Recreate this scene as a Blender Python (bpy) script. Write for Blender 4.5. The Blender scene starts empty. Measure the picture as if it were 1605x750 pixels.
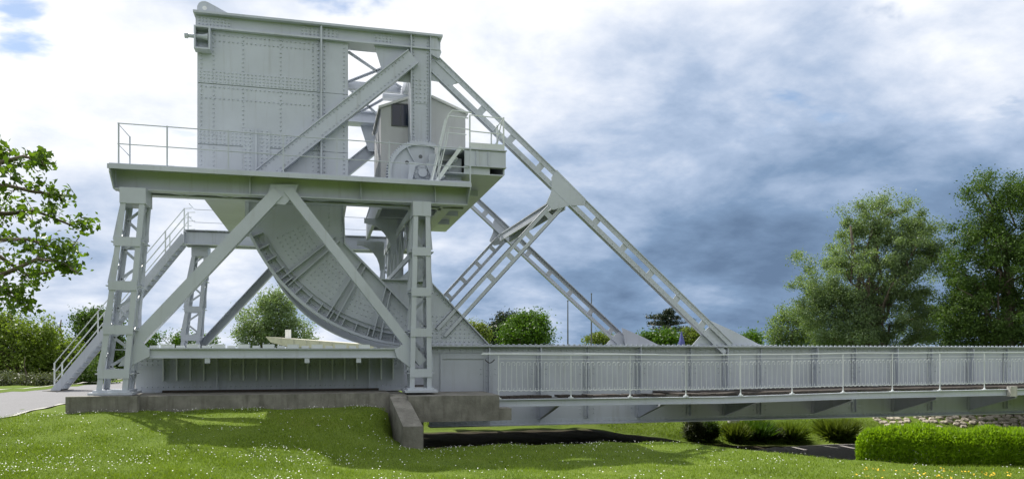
import bpy, math, random
import numpy as np
from mathutils import Vector

R = math.radians
random.seed(7)
scene = bpy.context.scene
COL = scene.collection

# ------------------------------------------------------------------ camera, sky, sun, exposure
F, CX, CY, YAW, EYE = 1200.0, 802.5, 551.0, R(14), 2.4      # photo 1605 x 750, horizon at row 551
cam_d = bpy.data.cameras.new("camera")
cam = bpy.data.objects.new("camera", cam_d); COL.objects.link(cam)
cam_d.sensor_fit = 'HORIZONTAL'; cam_d.sensor_width = 36.0
cam_d.lens = 36.0 * F / 1605.0
cam_d.shift_y = (CY - 375.0) / 1605.0
cam_d.clip_start = 0.1; cam_d.clip_end = 3000.0
cam.location = (0, 0, EYE); cam.rotation_euler = (R(90), 0, -YAW)
scene.camera = cam

SUN_DIR = Vector((-0.34, 0.70, 1.0)).normalized()            # from the scene to the sun
sun_d = bpy.data.lights.new("sun", 'SUN'); sun_d.energy = 5.0; sun_d.angle = R(0.55); sun_d.color = (1.0, 0.95, 0.86)
sun = bpy.data.objects.new("sun", sun_d); COL.objects.link(sun)
sun.location = (-20, 40, 60); sun.rotation_euler = SUN_DIR.to_track_quat('Z', 'Y').to_euler()

world = bpy.data.worlds.new("World"); scene.world = world; world.use_nodes = True
def build_world():
    nt = world.node_tree; nt.nodes.clear()
    N = nt.nodes.new; L = nt.links.new
    out = N('ShaderNodeOutputWorld')
    sky = N('ShaderNodeTexSky'); sky.sky_type = 'NISHITA'; sky.sun_disc = False
    sky.sun_elevation = math.asin(SUN_DIR.z); sky.sun_rotation = math.atan2(SUN_DIR.x, SUN_DIR.y)
    sky.air_density = 1.0; sky.dust_density = 0.6
    bsky = N('ShaderNodeBackground'); bsky.inputs[1].default_value = 0.10; L(sky.outputs[0], bsky.inputs[0])
    tc = N('ShaderNodeTexCoord')
    sep = N('ShaderNodeSeparateXYZ'); L(tc.outputs['Generated'], sep.inputs[0])
    za = N('ShaderNodeMath'); za.operation = 'ABSOLUTE'; L(sep.outputs[2], za.inputs[0])
    zz = N('ShaderNodeMath'); zz.operation = 'ADD'; zz.inputs[1].default_value = 0.30; L(za.outputs[0], zz.inputs[0])
    cmb = N('ShaderNodeCombineXYZ')
    for i in (0, 1):
        d = N('ShaderNodeMath'); d.operation = 'DIVIDE'; L(sep.outputs[i], d.inputs[0]); L(zz.outputs[0], d.inputs[1])
        L(d.outputs[0], cmb.inputs[i])
    L(sep.outputs[2], cmb.inputs[2])
    def noise(scale, det, rough, off, dist=0.0):
        mp = N('ShaderNodeMapping'); mp.inputs['Location'].default_value = off; L(cmb.outputs[0], mp.inputs[0])
        n = N('ShaderNodeTexNoise'); n.inputs['Scale'].default_value = scale; n.inputs['Detail'].default_value = det
        n.inputs['Roughness'].default_value = rough; n.inputs['Distortion'].default_value = dist
        L(mp.outputs[0], n.inputs['Vector']); return n.outputs[0]
    def mrange(src, a, b, c, d, smooth=True):
        m = N('ShaderNodeMapRange'); m.interpolation_type = 'SMOOTHSTEP' if smooth else 'LINEAR'
        for i, x in enumerate((a, b, c, d)): m.inputs[i + 1].default_value = x
        L(src, m.inputs[0]); return m.outputs[0]
    def math2(op, a, b):
        m = N('ShaderNodeMath'); m.operation = op
        for i, x in enumerate((a, b)):
            if isinstance(x, float): m.inputs[i].default_value = x
            else: L(x, m.inputs[i])
        return m.outputs[0]
    big = noise(0.9, 3.0, 0.5, (3.1, 1.7, 0.2), 0.2)
    mid = noise(2.6, 9.0, 0.58, (0.4, 5.2, 1.0), 0.15)
    fine = noise(7.5, 9.0, 0.62, (8.4, 2.2, 3.0), 0.1)
    # a bank of rain cloud low in the direction the bridge points
    sv = N('ShaderNodeVectorMath'); sv.operation = 'SUBTRACT'; L(tc.outputs['Generated'], sv.inputs[0])
    sv.inputs[1].default_value = (0.55, 0.83, 0.10)
    sm = N('ShaderNodeVectorMath'); sm.operation = 'MULTIPLY'; L(sv.outputs[0], sm.inputs[0]); sm.inputs[1].default_value = (1, 1, 1.75)
    ln = N('ShaderNodeVectorMath'); ln.operation = 'LENGTH'; L(sm.outputs[0], ln.inputs[0])
    dist = math2('ADD', ln.outputs['Value'], math2('MULTIPLY', math2('SUBTRACT', mid, 0.5), 0.3))
    storm = mrange(dist, 0.05, 0.74, 0.52, 0.0)
    b = math2('ADD', math2('MULTIPLY', math2('SUBTRACT', mid, 0.5), 0.95), 0.85)
    b = math2('ADD', b, math2('MULTIPLY', math2('SUBTRACT', big, 0.5), 0.5))
    b = math2('ADD', b, math2('MULTIPLY', math2('SUBTRACT', fine, 0.5), 0.24))
    b = math2('SUBTRACT', b, storm)
    # cloud is a little thicker and bluer toward the horizon
    b = math2('SUBTRACT', b, mrange(za.outputs[0], 0.0, 0.38, 0.20, 0.0))
    ramp = N('ShaderNodeValToRGB'); L(b, ramp.inputs[0])
    e = ramp.color_ramp.elements
    e[0].position = 0.0; e[0].color = (0.13, 0.20, 0.32, 1)
    e[1].position = 1.0; e[1].color = (1.08, 1.08, 1.09, 1)
    for p, c in ((0.22, (0.21, 0.31, 0.47, 1)), (0.45, (0.40, 0.50, 0.67, 1)), (0.62, (0.62, 0.69, 0.82, 1)), (0.80, (0.86, 0.89, 0.95, 1))):
        k = ramp.color_ramp.elements.new(p); k.color = c
    bcl = N('ShaderNodeBackground'); bcl.inputs[1].default_value = 0.86; L(ramp.outputs[0], bcl.inputs[0])
    hole_n = noise(3.0, 6.0, 0.55, (1.35, 0.3, 6.0), 0.3)
    cover = math2('MAXIMUM', mrange(hole_n, 0.32, 0.42, 0.0, 1.0), mrange(za.outputs[0], 0.22, 0.32, 1.0, 0.0))
    mix = N('ShaderNodeMixShader'); L(cover, mix.inputs[0]); L(bsky.outputs[0], mix.inputs[1]); L(bcl.outputs[0], mix.inputs[2])
    L(mix.outputs[0], out.inputs[0])
build_world()
vs = scene.view_settings
vs.view_transform = 'Standard'; vs.look = 'None'; vs.exposure = 0.38; vs.gamma = 1.0
scene.render.engine = 'CYCLES'
scene.cycles.max_bounces = 6; scene.cycles.diffuse_bounces = 3; scene.cycles.transparent_max_bounces = 4

# ------------------------------------------------------------------ pixel helpers
SA, CA = math.sin(YAW), math.cos(YAW)
def P(u, v, Y):
    """the point of the plane y = Y seen at photo pixel (u, v)"""
    k = (u - CX) / F; t = Y / (CA - SA * k)
    return Vector((t * (SA + CA * k), Y, EYE + t * (CY - v) / F))
def D(u, v, t):
    """the point at depth t seen at photo pixel (u, v)"""
    k = (u - CX) / F
    return Vector((t * (SA + CA * k), t * (CA - SA * k), EYE + t * (CY - v) / F))
def XZ(u, v, Y):
    p = P(u, v, Y); return (p.x, p.z)

# ------------------------------------------------------------------ materials
def lin(r, g, b): return (r, g, b, 1)
class Mat:
    def __init__(s, name, rough=0.6, metal=0.0, spec=0.5):
        s.m = bpy.data.materials.new(name); s.m.use_nodes = True
        s.nt = s.m.node_tree; s.nt.nodes.clear()
        s.out = s.N('ShaderNodeOutputMaterial'); s.b = s.N('ShaderNodeBsdfPrincipled')
        s.b.inputs['Roughness'].default_value = rough; s.b.inputs['Metallic'].default_value = metal
        s.b.inputs['Specular IOR Level'].default_value = spec
        s.L(s.b.outputs[0], s.out.inputs[0])
        s.co = s.N('ShaderNodeNewGeometry').outputs['Position']
    def N(s, t): return s.nt.nodes.new(t)
    def L(s, a, b): s.nt.links.new(a, b)
    def noise(s, scale, det=5, rough=0.55, stretch=None, dist=0.0):
        v = s.co
        if stretch:
            mp = s.N('ShaderNodeMapping'); mp.inputs['Scale'].default_value = stretch; s.L(v, mp.inputs[0]); v = mp.outputs[0]
        n = s.N('ShaderNodeTexNoise'); n.inputs['Scale'].default_value = scale; n.inputs['Detail'].default_value = det
        n.inputs['Roughness'].default_value = rough; n.inputs['Distortion'].default_value = dist
        s.L(v, n.inputs['Vector']); return n.outputs[0]
    def ramp(s, src, stops):
        r = s.N('ShaderNodeValToRGB'); s.L(src, r.inputs[0]); e = r.color_ramp.elements
        e[0].position, e[0].color = stops[0]; e[1].position, e[1].color = stops[-1]
        for p, c in stops[1:-1]: k = e.new(p); k.color = c
        return r.outputs[0]
    def mix(s, fac, a, b, mode='MIX'):
        m = s.N('ShaderNodeMix'); m.data_type = 'RGBA'; m.blend_type = mode
        for sock, x in ((m.inputs[0], fac), (m.inputs[6], a), (m.inputs[7], b)):
            if hasattr(x, 'links') or hasattr(x, 'is_linked'): s.L(x, sock)
            else: sock.default_value = x
        return m.outputs[2]
    def color(s, src):
        if hasattr(src, 'is_linked'): s.L(src, s.b.inputs['Base Color'])
        else: s.b.inputs['Base Color'].default_value = src
        return s
    def bump(s, src, strength=0.3, dist=0.02):
        b = s.N('ShaderNodeBump'); b.inputs['Strength'].default_value = strength; b.inputs['Distance'].default_value = dist
        s.L(src, b.inputs['Height']); s.L(b.outputs[0], s.b.inputs['Normal']); return s
    def island(s): return s.N('ShaderNodeNewGeometry').outputs['Random Per Island']

def paint(name, c, dirt=0.35, rough=0.42):
    m = Mat(name, rough)
    dk = tuple(x * 0.80 for x in c[:3]) + (1,)
    base = m.mix(m.ramp(m.noise(0.7, 6, 0.6), [(0.3, lin(0, 0, 0)), (0.75, lin(1, 1, 1))]), c, dk)
    streak = m.ramp(m.noise(2.6, 6, 0.6, (3.0, 3.0, 0.22)), [(0.56, lin(0, 0, 0)), (0.80, lin(1, 1, 1))])
    f = m.N('ShaderNodeMath'); f.operation = 'MULTIPLY'; f.inputs[1].default_value = dirt; m.L(streak, f.inputs[0])
    base = m.mix(f.outputs[0], base, lin(0.21, 0.205, 0.165))
    rust = m.ramp(m.noise(5.0, 8, 0.7), [(0.72, lin(0, 0, 0)), (0.78, lin(1, 1, 1))])
    f2 = m.N('ShaderNodeMath'); f2.operation = 'MULTIPLY'; f2.inputs[1].default_value = dirt * 0.8; m.L(rust, f2.inputs[0])
    base = m.mix(f2.outputs[0], base, lin(0.20, 0.13, 0.075))
    m.color(base); m.bump(m.noise(1.6, 4, 0.5), 0.25, 0.02)
    return m.m
M = {}
M['paint'] = paint('grey_bridge_paint', lin(0.50, 0.538, 0.602))
M['paint_clean'] = paint('pale_cabin_paint', lin(0.60, 0.61, 0.62), 0.2)
M['rail'] = paint('white_rail_paint', lin(0.66, 0.70, 0.71), 0.15)
M['white'] = paint('white_roof_paint', lin(0.78, 0.79, 0.78), 0.15, 0.6)
def simple(name, c, rough=0.6, var=0.25, scale=4.0, bump=0.0, metal=0.0, stretch=None):
    m = Mat(name, rough, metal); dk = tuple(x * (1 - var) for x in c[:3]) + (1,); lt = tuple(min(1, x * (1 + var)) for x in c[:3]) + (1,)
    n = m.noise(scale, 7, 0.62, stretch)
    m.color(m.ramp(n, [(0.3, dk), (0.7, lt)]))
    if bump: m.bump(n, bump, 0.03)
    return m.m
M['dark'] = simple('dark_iron', lin(0.035, 0.037, 0.035), 0.5)
M['mast'] = simple('dark_mast_paint', lin(0.10, 0.11, 0.12), 0.5)
M['wood'] = simple('weathered_planks', lin(0.042, 0.034, 0.028), 0.85, 0.6, 9.0, 0.4, stretch=(1.0, 1.0, 6.0))
M['asphalt'] = simple('asphalt', lin(0.17, 0.17, 0.18), 0.9, 0.2, 30.0, 0.3)
M['gravel'] = simple('grey_gravel', lin(0.30, 0.285, 0.28), 0.95, 0.45, 26.0, 0.8)
M['kerb'] = simple('pale_kerb', lin(0.42, 0.41, 0.38), 0.9, 0.25, 6.0, 0.2)
M['stone'] = simple('revetment_stone', lin(0.36, 0.32, 0.26), 0.9, 0.35, 2.4, 0.5)
M['bark'] = simple('grey_brown_bark', lin(0.13, 0.105, 0.08), 0.95, 0.45, 8.0, 0.7, stretch=(1, 1, 0.25))
M['render'] = simple('pale_wall_render', lin(0.55, 0.53, 0.48), 0.9, 0.1)
M['roofmetal'] = simple('beige_roof_cladding', lin(0.52, 0.50, 0.42), 0.6, 0.1)
M['slate'] = simple('slate_roof', lin(0.13, 0.14, 0.15), 0.8, 0.3, 9.0)
M['flag'] = simple('blue_flag_cloth', lin(0.09, 0.10, 0.33), 0.8, 0.3)
def glass():
    m = Mat('dark_window_glass', 0.08); m.color(lin(0.016, 0.026, 0.05)); return m.m
M['glass'] = glass()
def concrete():
    m = Mat('weathered_concrete', 0.9)
    n = m.noise(2.2, 8, 0.65)
    base = m.ramp(n, [(0.28, lin(0.11, 0.107, 0.090)), (0.5, lin(0.19, 0.183, 0.16)), (0.72, lin(0.28, 0.27, 0.24))])
    st = m.ramp(m.noise(3.2, 7, 0.65, (2.4, 2.4, 0.3)), [(0.5, lin(0, 0, 0)), (0.72, lin(1, 1, 1))])
    f = m.N('ShaderNodeMath'); f.operation = 'MULTIPLY'; f.inputs[1].default_value = 0.6; m.L(st, f.inputs[0])
    base = m.mix(f.outputs[0], base, lin(0.075, 0.07, 0.055))
    m.color(base); m.bump(m.noise(14.0, 8, 0.7), 0.5, 0.03); return m.m
M['concrete'] = concrete()
def lawn():
    m = Mat('lawn_soil', 0.95, spec=0.1)
    a = m.ramp(m.noise(0.55, 6, 0.6), [(0.3, lin(0.070, 0.118, 0.014)), (0.55, lin(0.120, 0.178, 0.022)), (0.75, lin(0.165, 0.205, 0.036))])
    dry = m.ramp(m.noise(0.9, 7, 0.65, (1.0, 1.6, 1.0)), [(0.60, lin(0, 0, 0)), (0.74, lin(1, 1, 1))])
    a = m.mix(m.N('ShaderNodeMath').outputs[0], a, a) if False else a
    f = m.N('ShaderNodeMath'); f.operation = 'MULTIPLY'; f.inputs[1].default_value = 0.55; m.L(dry, f.inputs[0])
    a = m.mix(f.outputs[0], a, lin(0.17, 0.14, 0.055))
    a = m.mix(0.35, a, m.ramp(m.noise(22.0, 6, 0.7), [(0.3, lin(0.03, 0.05, 0.01)), (0.7, lin(0.15, 0.20, 0.04))]))
    # darker brown ground colour in the hollow below the span
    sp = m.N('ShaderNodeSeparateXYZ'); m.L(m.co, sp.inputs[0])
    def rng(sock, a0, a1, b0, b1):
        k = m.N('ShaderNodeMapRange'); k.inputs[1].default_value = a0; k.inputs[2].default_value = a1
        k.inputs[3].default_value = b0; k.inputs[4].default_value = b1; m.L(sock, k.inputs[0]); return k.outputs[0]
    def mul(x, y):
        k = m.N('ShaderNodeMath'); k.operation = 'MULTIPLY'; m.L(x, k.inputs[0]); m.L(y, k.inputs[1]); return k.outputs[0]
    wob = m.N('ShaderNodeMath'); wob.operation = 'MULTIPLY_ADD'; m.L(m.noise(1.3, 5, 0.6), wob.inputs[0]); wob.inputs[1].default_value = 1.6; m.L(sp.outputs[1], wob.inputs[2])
    hollow_mask = mul(mul(rng(wob.outputs[0], 19.5, 20.3, 0, 1), rng(wob.outputs[0], 30.2, 31.0, 1, 0)), rng(sp.outputs[0], 1.8, 2.2, 0, 1))
    a = m.mix(hollow_mask, a, m.ramp(m.noise(6.0, 7, 0.7, (0.5, 2.0, 1)), [(0.35, lin(0.020, 0.016, 0.011)), (0.75, lin(0.075, 0.065, 0.04))]))
    m.color(a); m.bump(m.noise(9.0, 8, 0.7), 0.7, 0.06); return m.m
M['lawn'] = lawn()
def leafmat(name, dark, light, trans=0.35, rough=0.5):
    m = Mat(name, rough, spec=0.3)
    r = m.island()
    c = m.ramp(r, [(0.0, dark), (0.6, light), (1.0, tuple(min(1, x * 1.35) for x in light[:3]) + (1,))])
    c = m.mix(0.35, c, m.ramp(m.noise(0.6, 3, 0.5), [(0.3, dark), (0.7, light)]))
    m.color(c)
    t = m.N('ShaderNodeBsdfTranslucent')
    tc = m.mix(1.0, c, lin(1.5, 1.55, 0.6), 'MULTIPLY'); m.L(tc, t.inputs[0])
    mx = m.N('ShaderNodeMixShader'); mx.inputs[0].default_value = trans
    m.L(m.b.outputs[0], mx.inputs[1]); m.L(t.outputs[0], mx.inputs[2]); m.L(mx.outputs[0], m.out.inputs[0])
    return m.m
M['blade'] = leafmat('grass_blade', lin(0.080, 0.135, 0.014), lin(0.190, 0.265, 0.030), 0.30)
M['leaf_near'] = leafmat('glossy_leaf', lin(0.040, 0.080, 0.012), lin(0.110, 0.180, 0.026), 0.45, 0.35)
M['leaf_maple'] = leafmat('fresh_green_leaf', lin(0.030, 0.075, 0.010), lin(0.085, 0.165, 0.018), 0.3)
M['leaf_pale'] = leafmat('yellow_green_leaf', lin(0.075, 0.115, 0.020), lin(0.160, 0.205, 0.045), 0.3)
M['leaf_willow'] = leafmat('grey_green_leaf', lin(0.080, 0.130, 0.055), lin(0.185, 0.255, 0.130), 0.35)
M['leaf_dark'] = leafmat('deep_green_leaf', lin(0.026, 0.060, 0.014), lin(0.080, 0.140, 0.026), 0.3, 0.6)
M['leaf_cedar'] = leafmat('blue_green_needle', lin(0.016, 0.030, 0.018), lin(0.040, 0.062, 0.036), 0.1)
M['leaf_hedge'] = leafmat('lime_hedge_needle', lin(0.085, 0.165, 0.008), lin(0.240, 0.370, 0.018), 0.35)
M['leaf_mixed'] = leafmat('hedgerow_leaf', lin(0.070, 0.115, 0.018), lin(0.170, 0.235, 0.040), 0.35)
M['leaf_bush'] = leafmat('dark_shrub_leaf', lin(0.050, 0.065, 0.038), lin(0.115, 0.135, 0.075), 0.2)
M['petal'] = simple('daisy_petal', lin(0.82, 0.82, 0.78), 0.7, 0.05)
M['yellow'] = simple('dandelion_petal', lin(0.75, 0.50, 0.02), 0.7, 0.1)

# ------------------------------------------------------------------ mesh helpers
MIRROR = 51.5          # the far truss, trestle and track mirror the near ones about y = 25.75
class MB:
    mir = False
    def __init__(s): s.v, s.f = [], []
    def add(s, vs_, fs):
        o = len(s.v)
        if MB.mir: s.v += [(x, MIRROR - y, z) for x, y, z in vs_]
        else: s.v += [tuple(p) for p in vs_]
        s.f += [tuple(i + o for i in f) for f in fs]
        return s
    def box(s, x0, x1, y0, y1, z0, z1):
        return s.add([(x0, y0, z0), (x1, y0, z0), (x1, y1, z0), (x0, y1, z0), (x0, y0, z1), (x1, y0, z1), (x1, y1, z1), (x0, y1, z1)],
                     [(0, 3, 2, 1), (4, 5, 6, 7), (0, 1, 5, 4), (1, 2, 6, 5), (2, 3, 7, 6), (3, 0, 4, 7)])
    def prism(s, pts, y0, y1):
        n = len(pts)
        return s.add([(x, y0, z) for x, z in pts] + [(x, y1, z) for x, z in pts],
                     [tuple(range(n)), tuple(range(2 * n - 1, n - 1, -1))] + [(i, i + n, (i + 1) % n + n, (i + 1) % n) for i in range(n)])
    def prismz(s, pts, z0, z1):
        n = len(pts)
        return s.add([(x, y, z0) for x, y in pts] + [(x, y, z1) for x, y in pts],
                     [tuple(range(n)), tuple(range(2 * n - 1, n - 1, -1))] + [(i, i + n, (i + 1) % n + n, (i + 1) % n) for i in range(n)])
    def bar(s, p, q, w, d, side=(0, 1, 0)):
        """box from p to q: d thick along side, w thick across"""
        p, q, n = Vector(p), Vector(q), Vector(side).normalized()
        a = (q - p).normalized(); b = a.cross(n).normalized(); n = b.cross(a).normalized()
        c = []
        for o in (p, q):
            for i, j in ((-1, -1), (1, -1), (1, 1), (-1, 1)): c.append(o + b * (w / 2 * i) + n * (d / 2 * j))
        return s.add(c, [(3, 2, 1, 0), (4, 5, 6, 7), (0, 1, 5, 4), (1, 2, 6, 5), (2, 3, 7, 6), (3, 0, 4, 7)])
    def tube(s, pts, r, n=6, cap=True):
        pts = [Vector(p) for p in pts]
        rs = r if isinstance(r, (list, tuple)) else [r] * len(pts)
        vs_, fs = [], []
        ref = None
        for i, p in enumerate(pts):
            a = (pts[min(i + 1, len(pts) - 1)] - pts[max(i - 1, 0)]).normalized()
            if ref is None: ref = Vector((0, 0, 1)) if abs(a.z) < 0.9 else Vector((0, 1, 0))
            b = a.cross(ref).normalized(); c = b.cross(a).normalized(); ref = c
            for k in range(n):
                t = 2 * math.pi * k / n
                vs_.append(p + (b * math.cos(t) + c * math.sin(t)) * rs[i])
        for i in range(len(pts) - 1):
            for k in range(n):
                fs.append((i * n + k, i * n + (k + 1) % n, (i + 1) * n + (k + 1) % n, (i + 1) * n + k))
        if cap:
            fs.append(tuple(range(n - 1, -1, -1))); fs.append(tuple((len(pts) - 1) * n + k for k in range(n)))
        return s.add(vs_, fs)
    def rivet(s, x, z, y, r=0.024):
        r *= 1.1
        vs_ = [(x + r * math.cos(t * 1.2566), y, z + r * math.sin(t * 1.2566)) for t in range(5)]
        vs_ += [(x + r * .5 * math.cos(t * 1.2566), y - r * .95, z + r * .5 * math.sin(t * 1.2566)) for t in range(5)]
        return s.add(vs_, [(i, (i + 1) % 5, (i + 1) % 5 + 5, i + 5) for i in range(5)] + [(5, 6, 7, 8, 9)])
    def rivets(s, p, q, y, step=0.11, r=0.024):
        n = max(1, int(math.hypot(q[0] - p[0], q[1] - p[1]) / step))
        for i in range(n + 1): s.rivet(p[0] + (q[0] - p[0]) * i / n, p[1] + (q[1] - p[1]) * i / n, y, r)
        return s
    def channel(s, p, q, w, y0, y1, t=0.03, web=0.06):
        """rolled channel in the xz plane from p to q: web set back from y0, flanges y0..y1"""
        p, q = Vector((p[0], 0, p[1])), Vector((q[0], 0, q[1])); a = (q - p).normalized(); b = Vector((-a.z, 0, a.x))
        yc = (y0 + y1) / 2
        for sg in (-1, 1):
            o = b * (sg * (w / 2 - t / 2)) + Vector((0, yc, 0)); s.bar(p + o, q + o, t, y1 - y0)
        o = Vector((0, y0 + web + 0.01, 0)); s.bar(p + o, q + o, w - 2 * t, 0.02)
        return s

def mesh_from(name, mb):
    me = bpy.data.meshes.new(name); me.from_pydata(mb.v, [], mb.f); me.update(); return me
class Thing:
    def __init__(s, name, label, cat, loc=(0, 0, 0), group=None):
        s.o = bpy.data.objects.new(name, None); COL.objects.link(s.o); s.o.empty_display_size = 0.3
        s.loc = Vector(loc); s.o.location = s.loc
        s.o['label'] = label; s.o['category'] = cat
        if group: s.o['group'] = group
    def part(s, name, mb, mat, parent=None, kind=None, label=None, smooth=False):
        l = s.loc; mb.v = [(x - l.x, y - l.y, z - l.z) for x, y, z in mb.v]
        me = mesh_from(name, mb); me.materials.append(mat if not isinstance(mat, str) else M[mat])
        if smooth: me.shade_smooth()
        o = bpy.data.objects.new(name, me); COL.objects.link(o); o.parent = parent or s.o
        if kind: o['kind'] = kind
        if label: o['label'] = label
        return o
    def inst(s, name, me, at, parent=None, rot=None):
        at = Vector(at)
        if MB.mir: at.y = MIRROR - at.y
        o = bpy.data.objects.new(name, me); COL.objects.link(o); o.parent = parent or s.o; o.location = at - s.loc
        if rot: o.rotation_euler = rot
        return o
def shared(name, mb, mat):
    me = mesh_from(name, mb); me.materials.append(M[mat]); return me
def single(name, mb, mat, label=None, cat=None, group=None, kind=None, smooth=False):
    me = mesh_from(name, mb); me.materials.append(M[mat])
    if smooth: me.shade_smooth()
    o = bpy.data.objects.new(name, me); COL.objects.link(o)
    for k, x in (('label', label), ('category', cat), ('group', group), ('kind', kind)):
        if x: o[k] = x
    return o
def np_mesh(name, V, Fa, mat):
    """V (n,3), Fa (m,k) all the same size k"""
    me = bpy.data.meshes.new(name); V = np.asarray(V, dtype=np.float32); Fa = np.asarray(Fa, dtype=np.int32)
    k = Fa.shape[1]
    me.vertices.add(len(V)); me.vertices.foreach_set('co', V.ravel())
    me.loops.add(Fa.size); me.loops.foreach_set('vertex_index', Fa.ravel())
    me.polygons.add(len(Fa)); me.polygons.foreach_set('loop_start', np.arange(0, Fa.size, k, dtype=np.int32))
    me.update(calc_edges=True); me.materials.append(M[mat]); return me

# ------------------------------------------------------------------ terrain
def sst(a, b, x):
    t = np.clip((x - a) / (b - a), 0, 1); return t * t * (3 - 2 * t)
def height(X, Y):
    X = np.asarray(X, float); Y = np.asarray(Y, float)
    hl = np.interp(Y, [-30, 0, 9, 12, 14, 16, 18, 19.6, 21, 45, 300], [.8, .75, .50, .46, .50, .66, .88, .98, 1.0, .9, .8])
    lw = np.interp(Y, [-30, 0, 8, 12, 15, 18.2, 20], [.75, .72, .48, .30, .14, .10, .10])
    lw = lw - 0.15 * sst(8, 12.5, X)
    crest = np.interp(X, [2, 9, 10.4, 11.4, 13.5, 16, 20, 40], [18.5, 18.3, 16.1, 13.9, 13.8, 13.6, 13.2, 10.0])
    pit = np.interp(X, [2, 10.5, 16, 20, 60], [-.72, -.75, -1.55, -1.75, -1.8])
    run = 2.2 + 2.2 * sst(9, 15, X)
    hr = lw + (pit - lw) * (1 - (1 - np.clip((Y - crest) / run, 0, 1)) ** 2)
    far = np.minimum(pit + np.maximum(Y - 30.4, 0) * 0.27, 0.8)
    hr = np.where(Y > 28, np.maximum(far, np.minimum(hr, far + 5)), hr)
    x0 = np.interp(Y, [0, 10, 14, 17.6, 19.4, 32, 40], [-8, -6, -4, -.6, 1.55, 1.55, 0])
    x1 = np.interp(Y, [0, 10, 14, 17.6, 19.4, 32, 40], [8, 6, 4, 2.5, 2.0, 2.2, 6])
    w = sst(x0, x1, X)
    return hl * (1 - w) + hr * w
def bumps(X, Y):
    return 0.025 * np.sin(X * 2.3 + 1.3 * np.sin(Y * 1.1)) * np.sin(Y * 1.9 + .7) + 0.015 * np.sin(X * 5.1 + Y * 3.3)
def ground_z(x, y): return float(height(x, y) + bumps(x, y))
gx = np.unique(np.concatenate([np.linspace(-900, -45, 12), np.linspace(-45, -14, 32), np.arange(-14, 40, .22), np.linspace(40, 80, 30), np.linspace(80, 900, 12)]))
gy = np.unique(np.concatenate([np.linspace(-200, -6, 8), np.linspace(-6, 8, 20), np.arange(8, 38, .2), np.linspace(38, 90, 40), np.linspace(90, 1500, 16)]))
GX, GY = np.meshgrid(gx, gy)
GZ = height(GX, GY) + bumps(GX, GY) * (np.abs(GX) < 60)
nxg, nyg = len(gx), len(gy)
idx = np.arange(nxg * nyg).reshape(nyg, nxg)
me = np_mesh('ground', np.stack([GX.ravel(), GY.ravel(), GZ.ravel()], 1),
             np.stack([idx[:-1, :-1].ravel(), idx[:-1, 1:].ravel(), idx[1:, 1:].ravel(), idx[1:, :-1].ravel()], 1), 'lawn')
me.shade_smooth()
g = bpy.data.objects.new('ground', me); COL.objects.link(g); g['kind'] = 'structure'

def sheet(name, poly_rows, mat, lift):
    """draped strip: rows of ground points (x, y) from one edge to the other"""
    V, Fs = [], []
    n = len(poly_rows[0])
    for row in poly_rows:
        for x, y in row: V.append((x, y, ground_z(x, y) + lift))
    for i in range(len(poly_rows) - 1):
        for j in range(n - 1): Fs.append((i * n + j, i * n + j + 1, (i + 1) * n + j + 1, (i + 1) * n + j))
    mb = MB(); mb.add(V, Fs); o = single(name, mb, mat, kind='structure', smooth=True); return o
def strip(name, near, far, mat, lift, n=70, m=14):
    near, far = np.array(near, float), np.array(far, float)
    def res(pts):
        d = np.concatenate([[0], np.cumsum(np.hypot(*np.diff(pts, axis=0).T))]); t = np.linspace(0, d[-1], n)
        return np.stack([np.interp(t, d, pts[:, 0]), np.interp(t, d, pts[:, 1])], 1)
    a, b = res(near), res(far)
    return sheet(name, [[tuple(a[i] + (b[i] - a[i]) * j / m) for j in range(m + 1)] for i in range(n)], mat, lift)
def ground_hit(u, v):
    """first terrain point along the ray of photo pixel (u, v)"""
    t = 4.0
    while t < 120:
        p = D(u, v, t)
        if p.z <= ground_z(p.x, p.y): return (p.x, p.y)
        t += 0.05
    return (p.x, p.y)
# drive on the left, its near edge read off the photo
near = [(-40, 8.0), ground_hit(2, 657), ground_hit(60, 642), ground_hit(118, 630), (-5.0, 22.5), (-4.6, 40)]
far = [(-48, 19.0), (-20.0, 22.2), (-14.0, 25.6), (-11.0, 28.0), (-10.2, 33), (-9.6, 42)]
strip('road', near, far, 'asphalt', 0.022)
off = lambda pts, d: [(x - d * .5, y - d) for x, y in pts]
strip('road_edge', near, off(near, .14), 'kerb', 0.027, m=2)
strip('kerb', far, [(x - .10, y + .22) for x, y in far], 'kerb', 0.13, m=3)
# gravel path that runs beneath the span
strip('path', [(11.6, 14.2), (13.6, 14.6), (16.6, 16.2), (20.5, 18.5), (28, 21), (45, 23)],
      [(10.7, 16.6), (12.2, 21.4), (15.6, 27.0), (20.0, 29.6), (27, 29.9), (45, 29.9)], 'gravel', 0.03, m=24)

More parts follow.
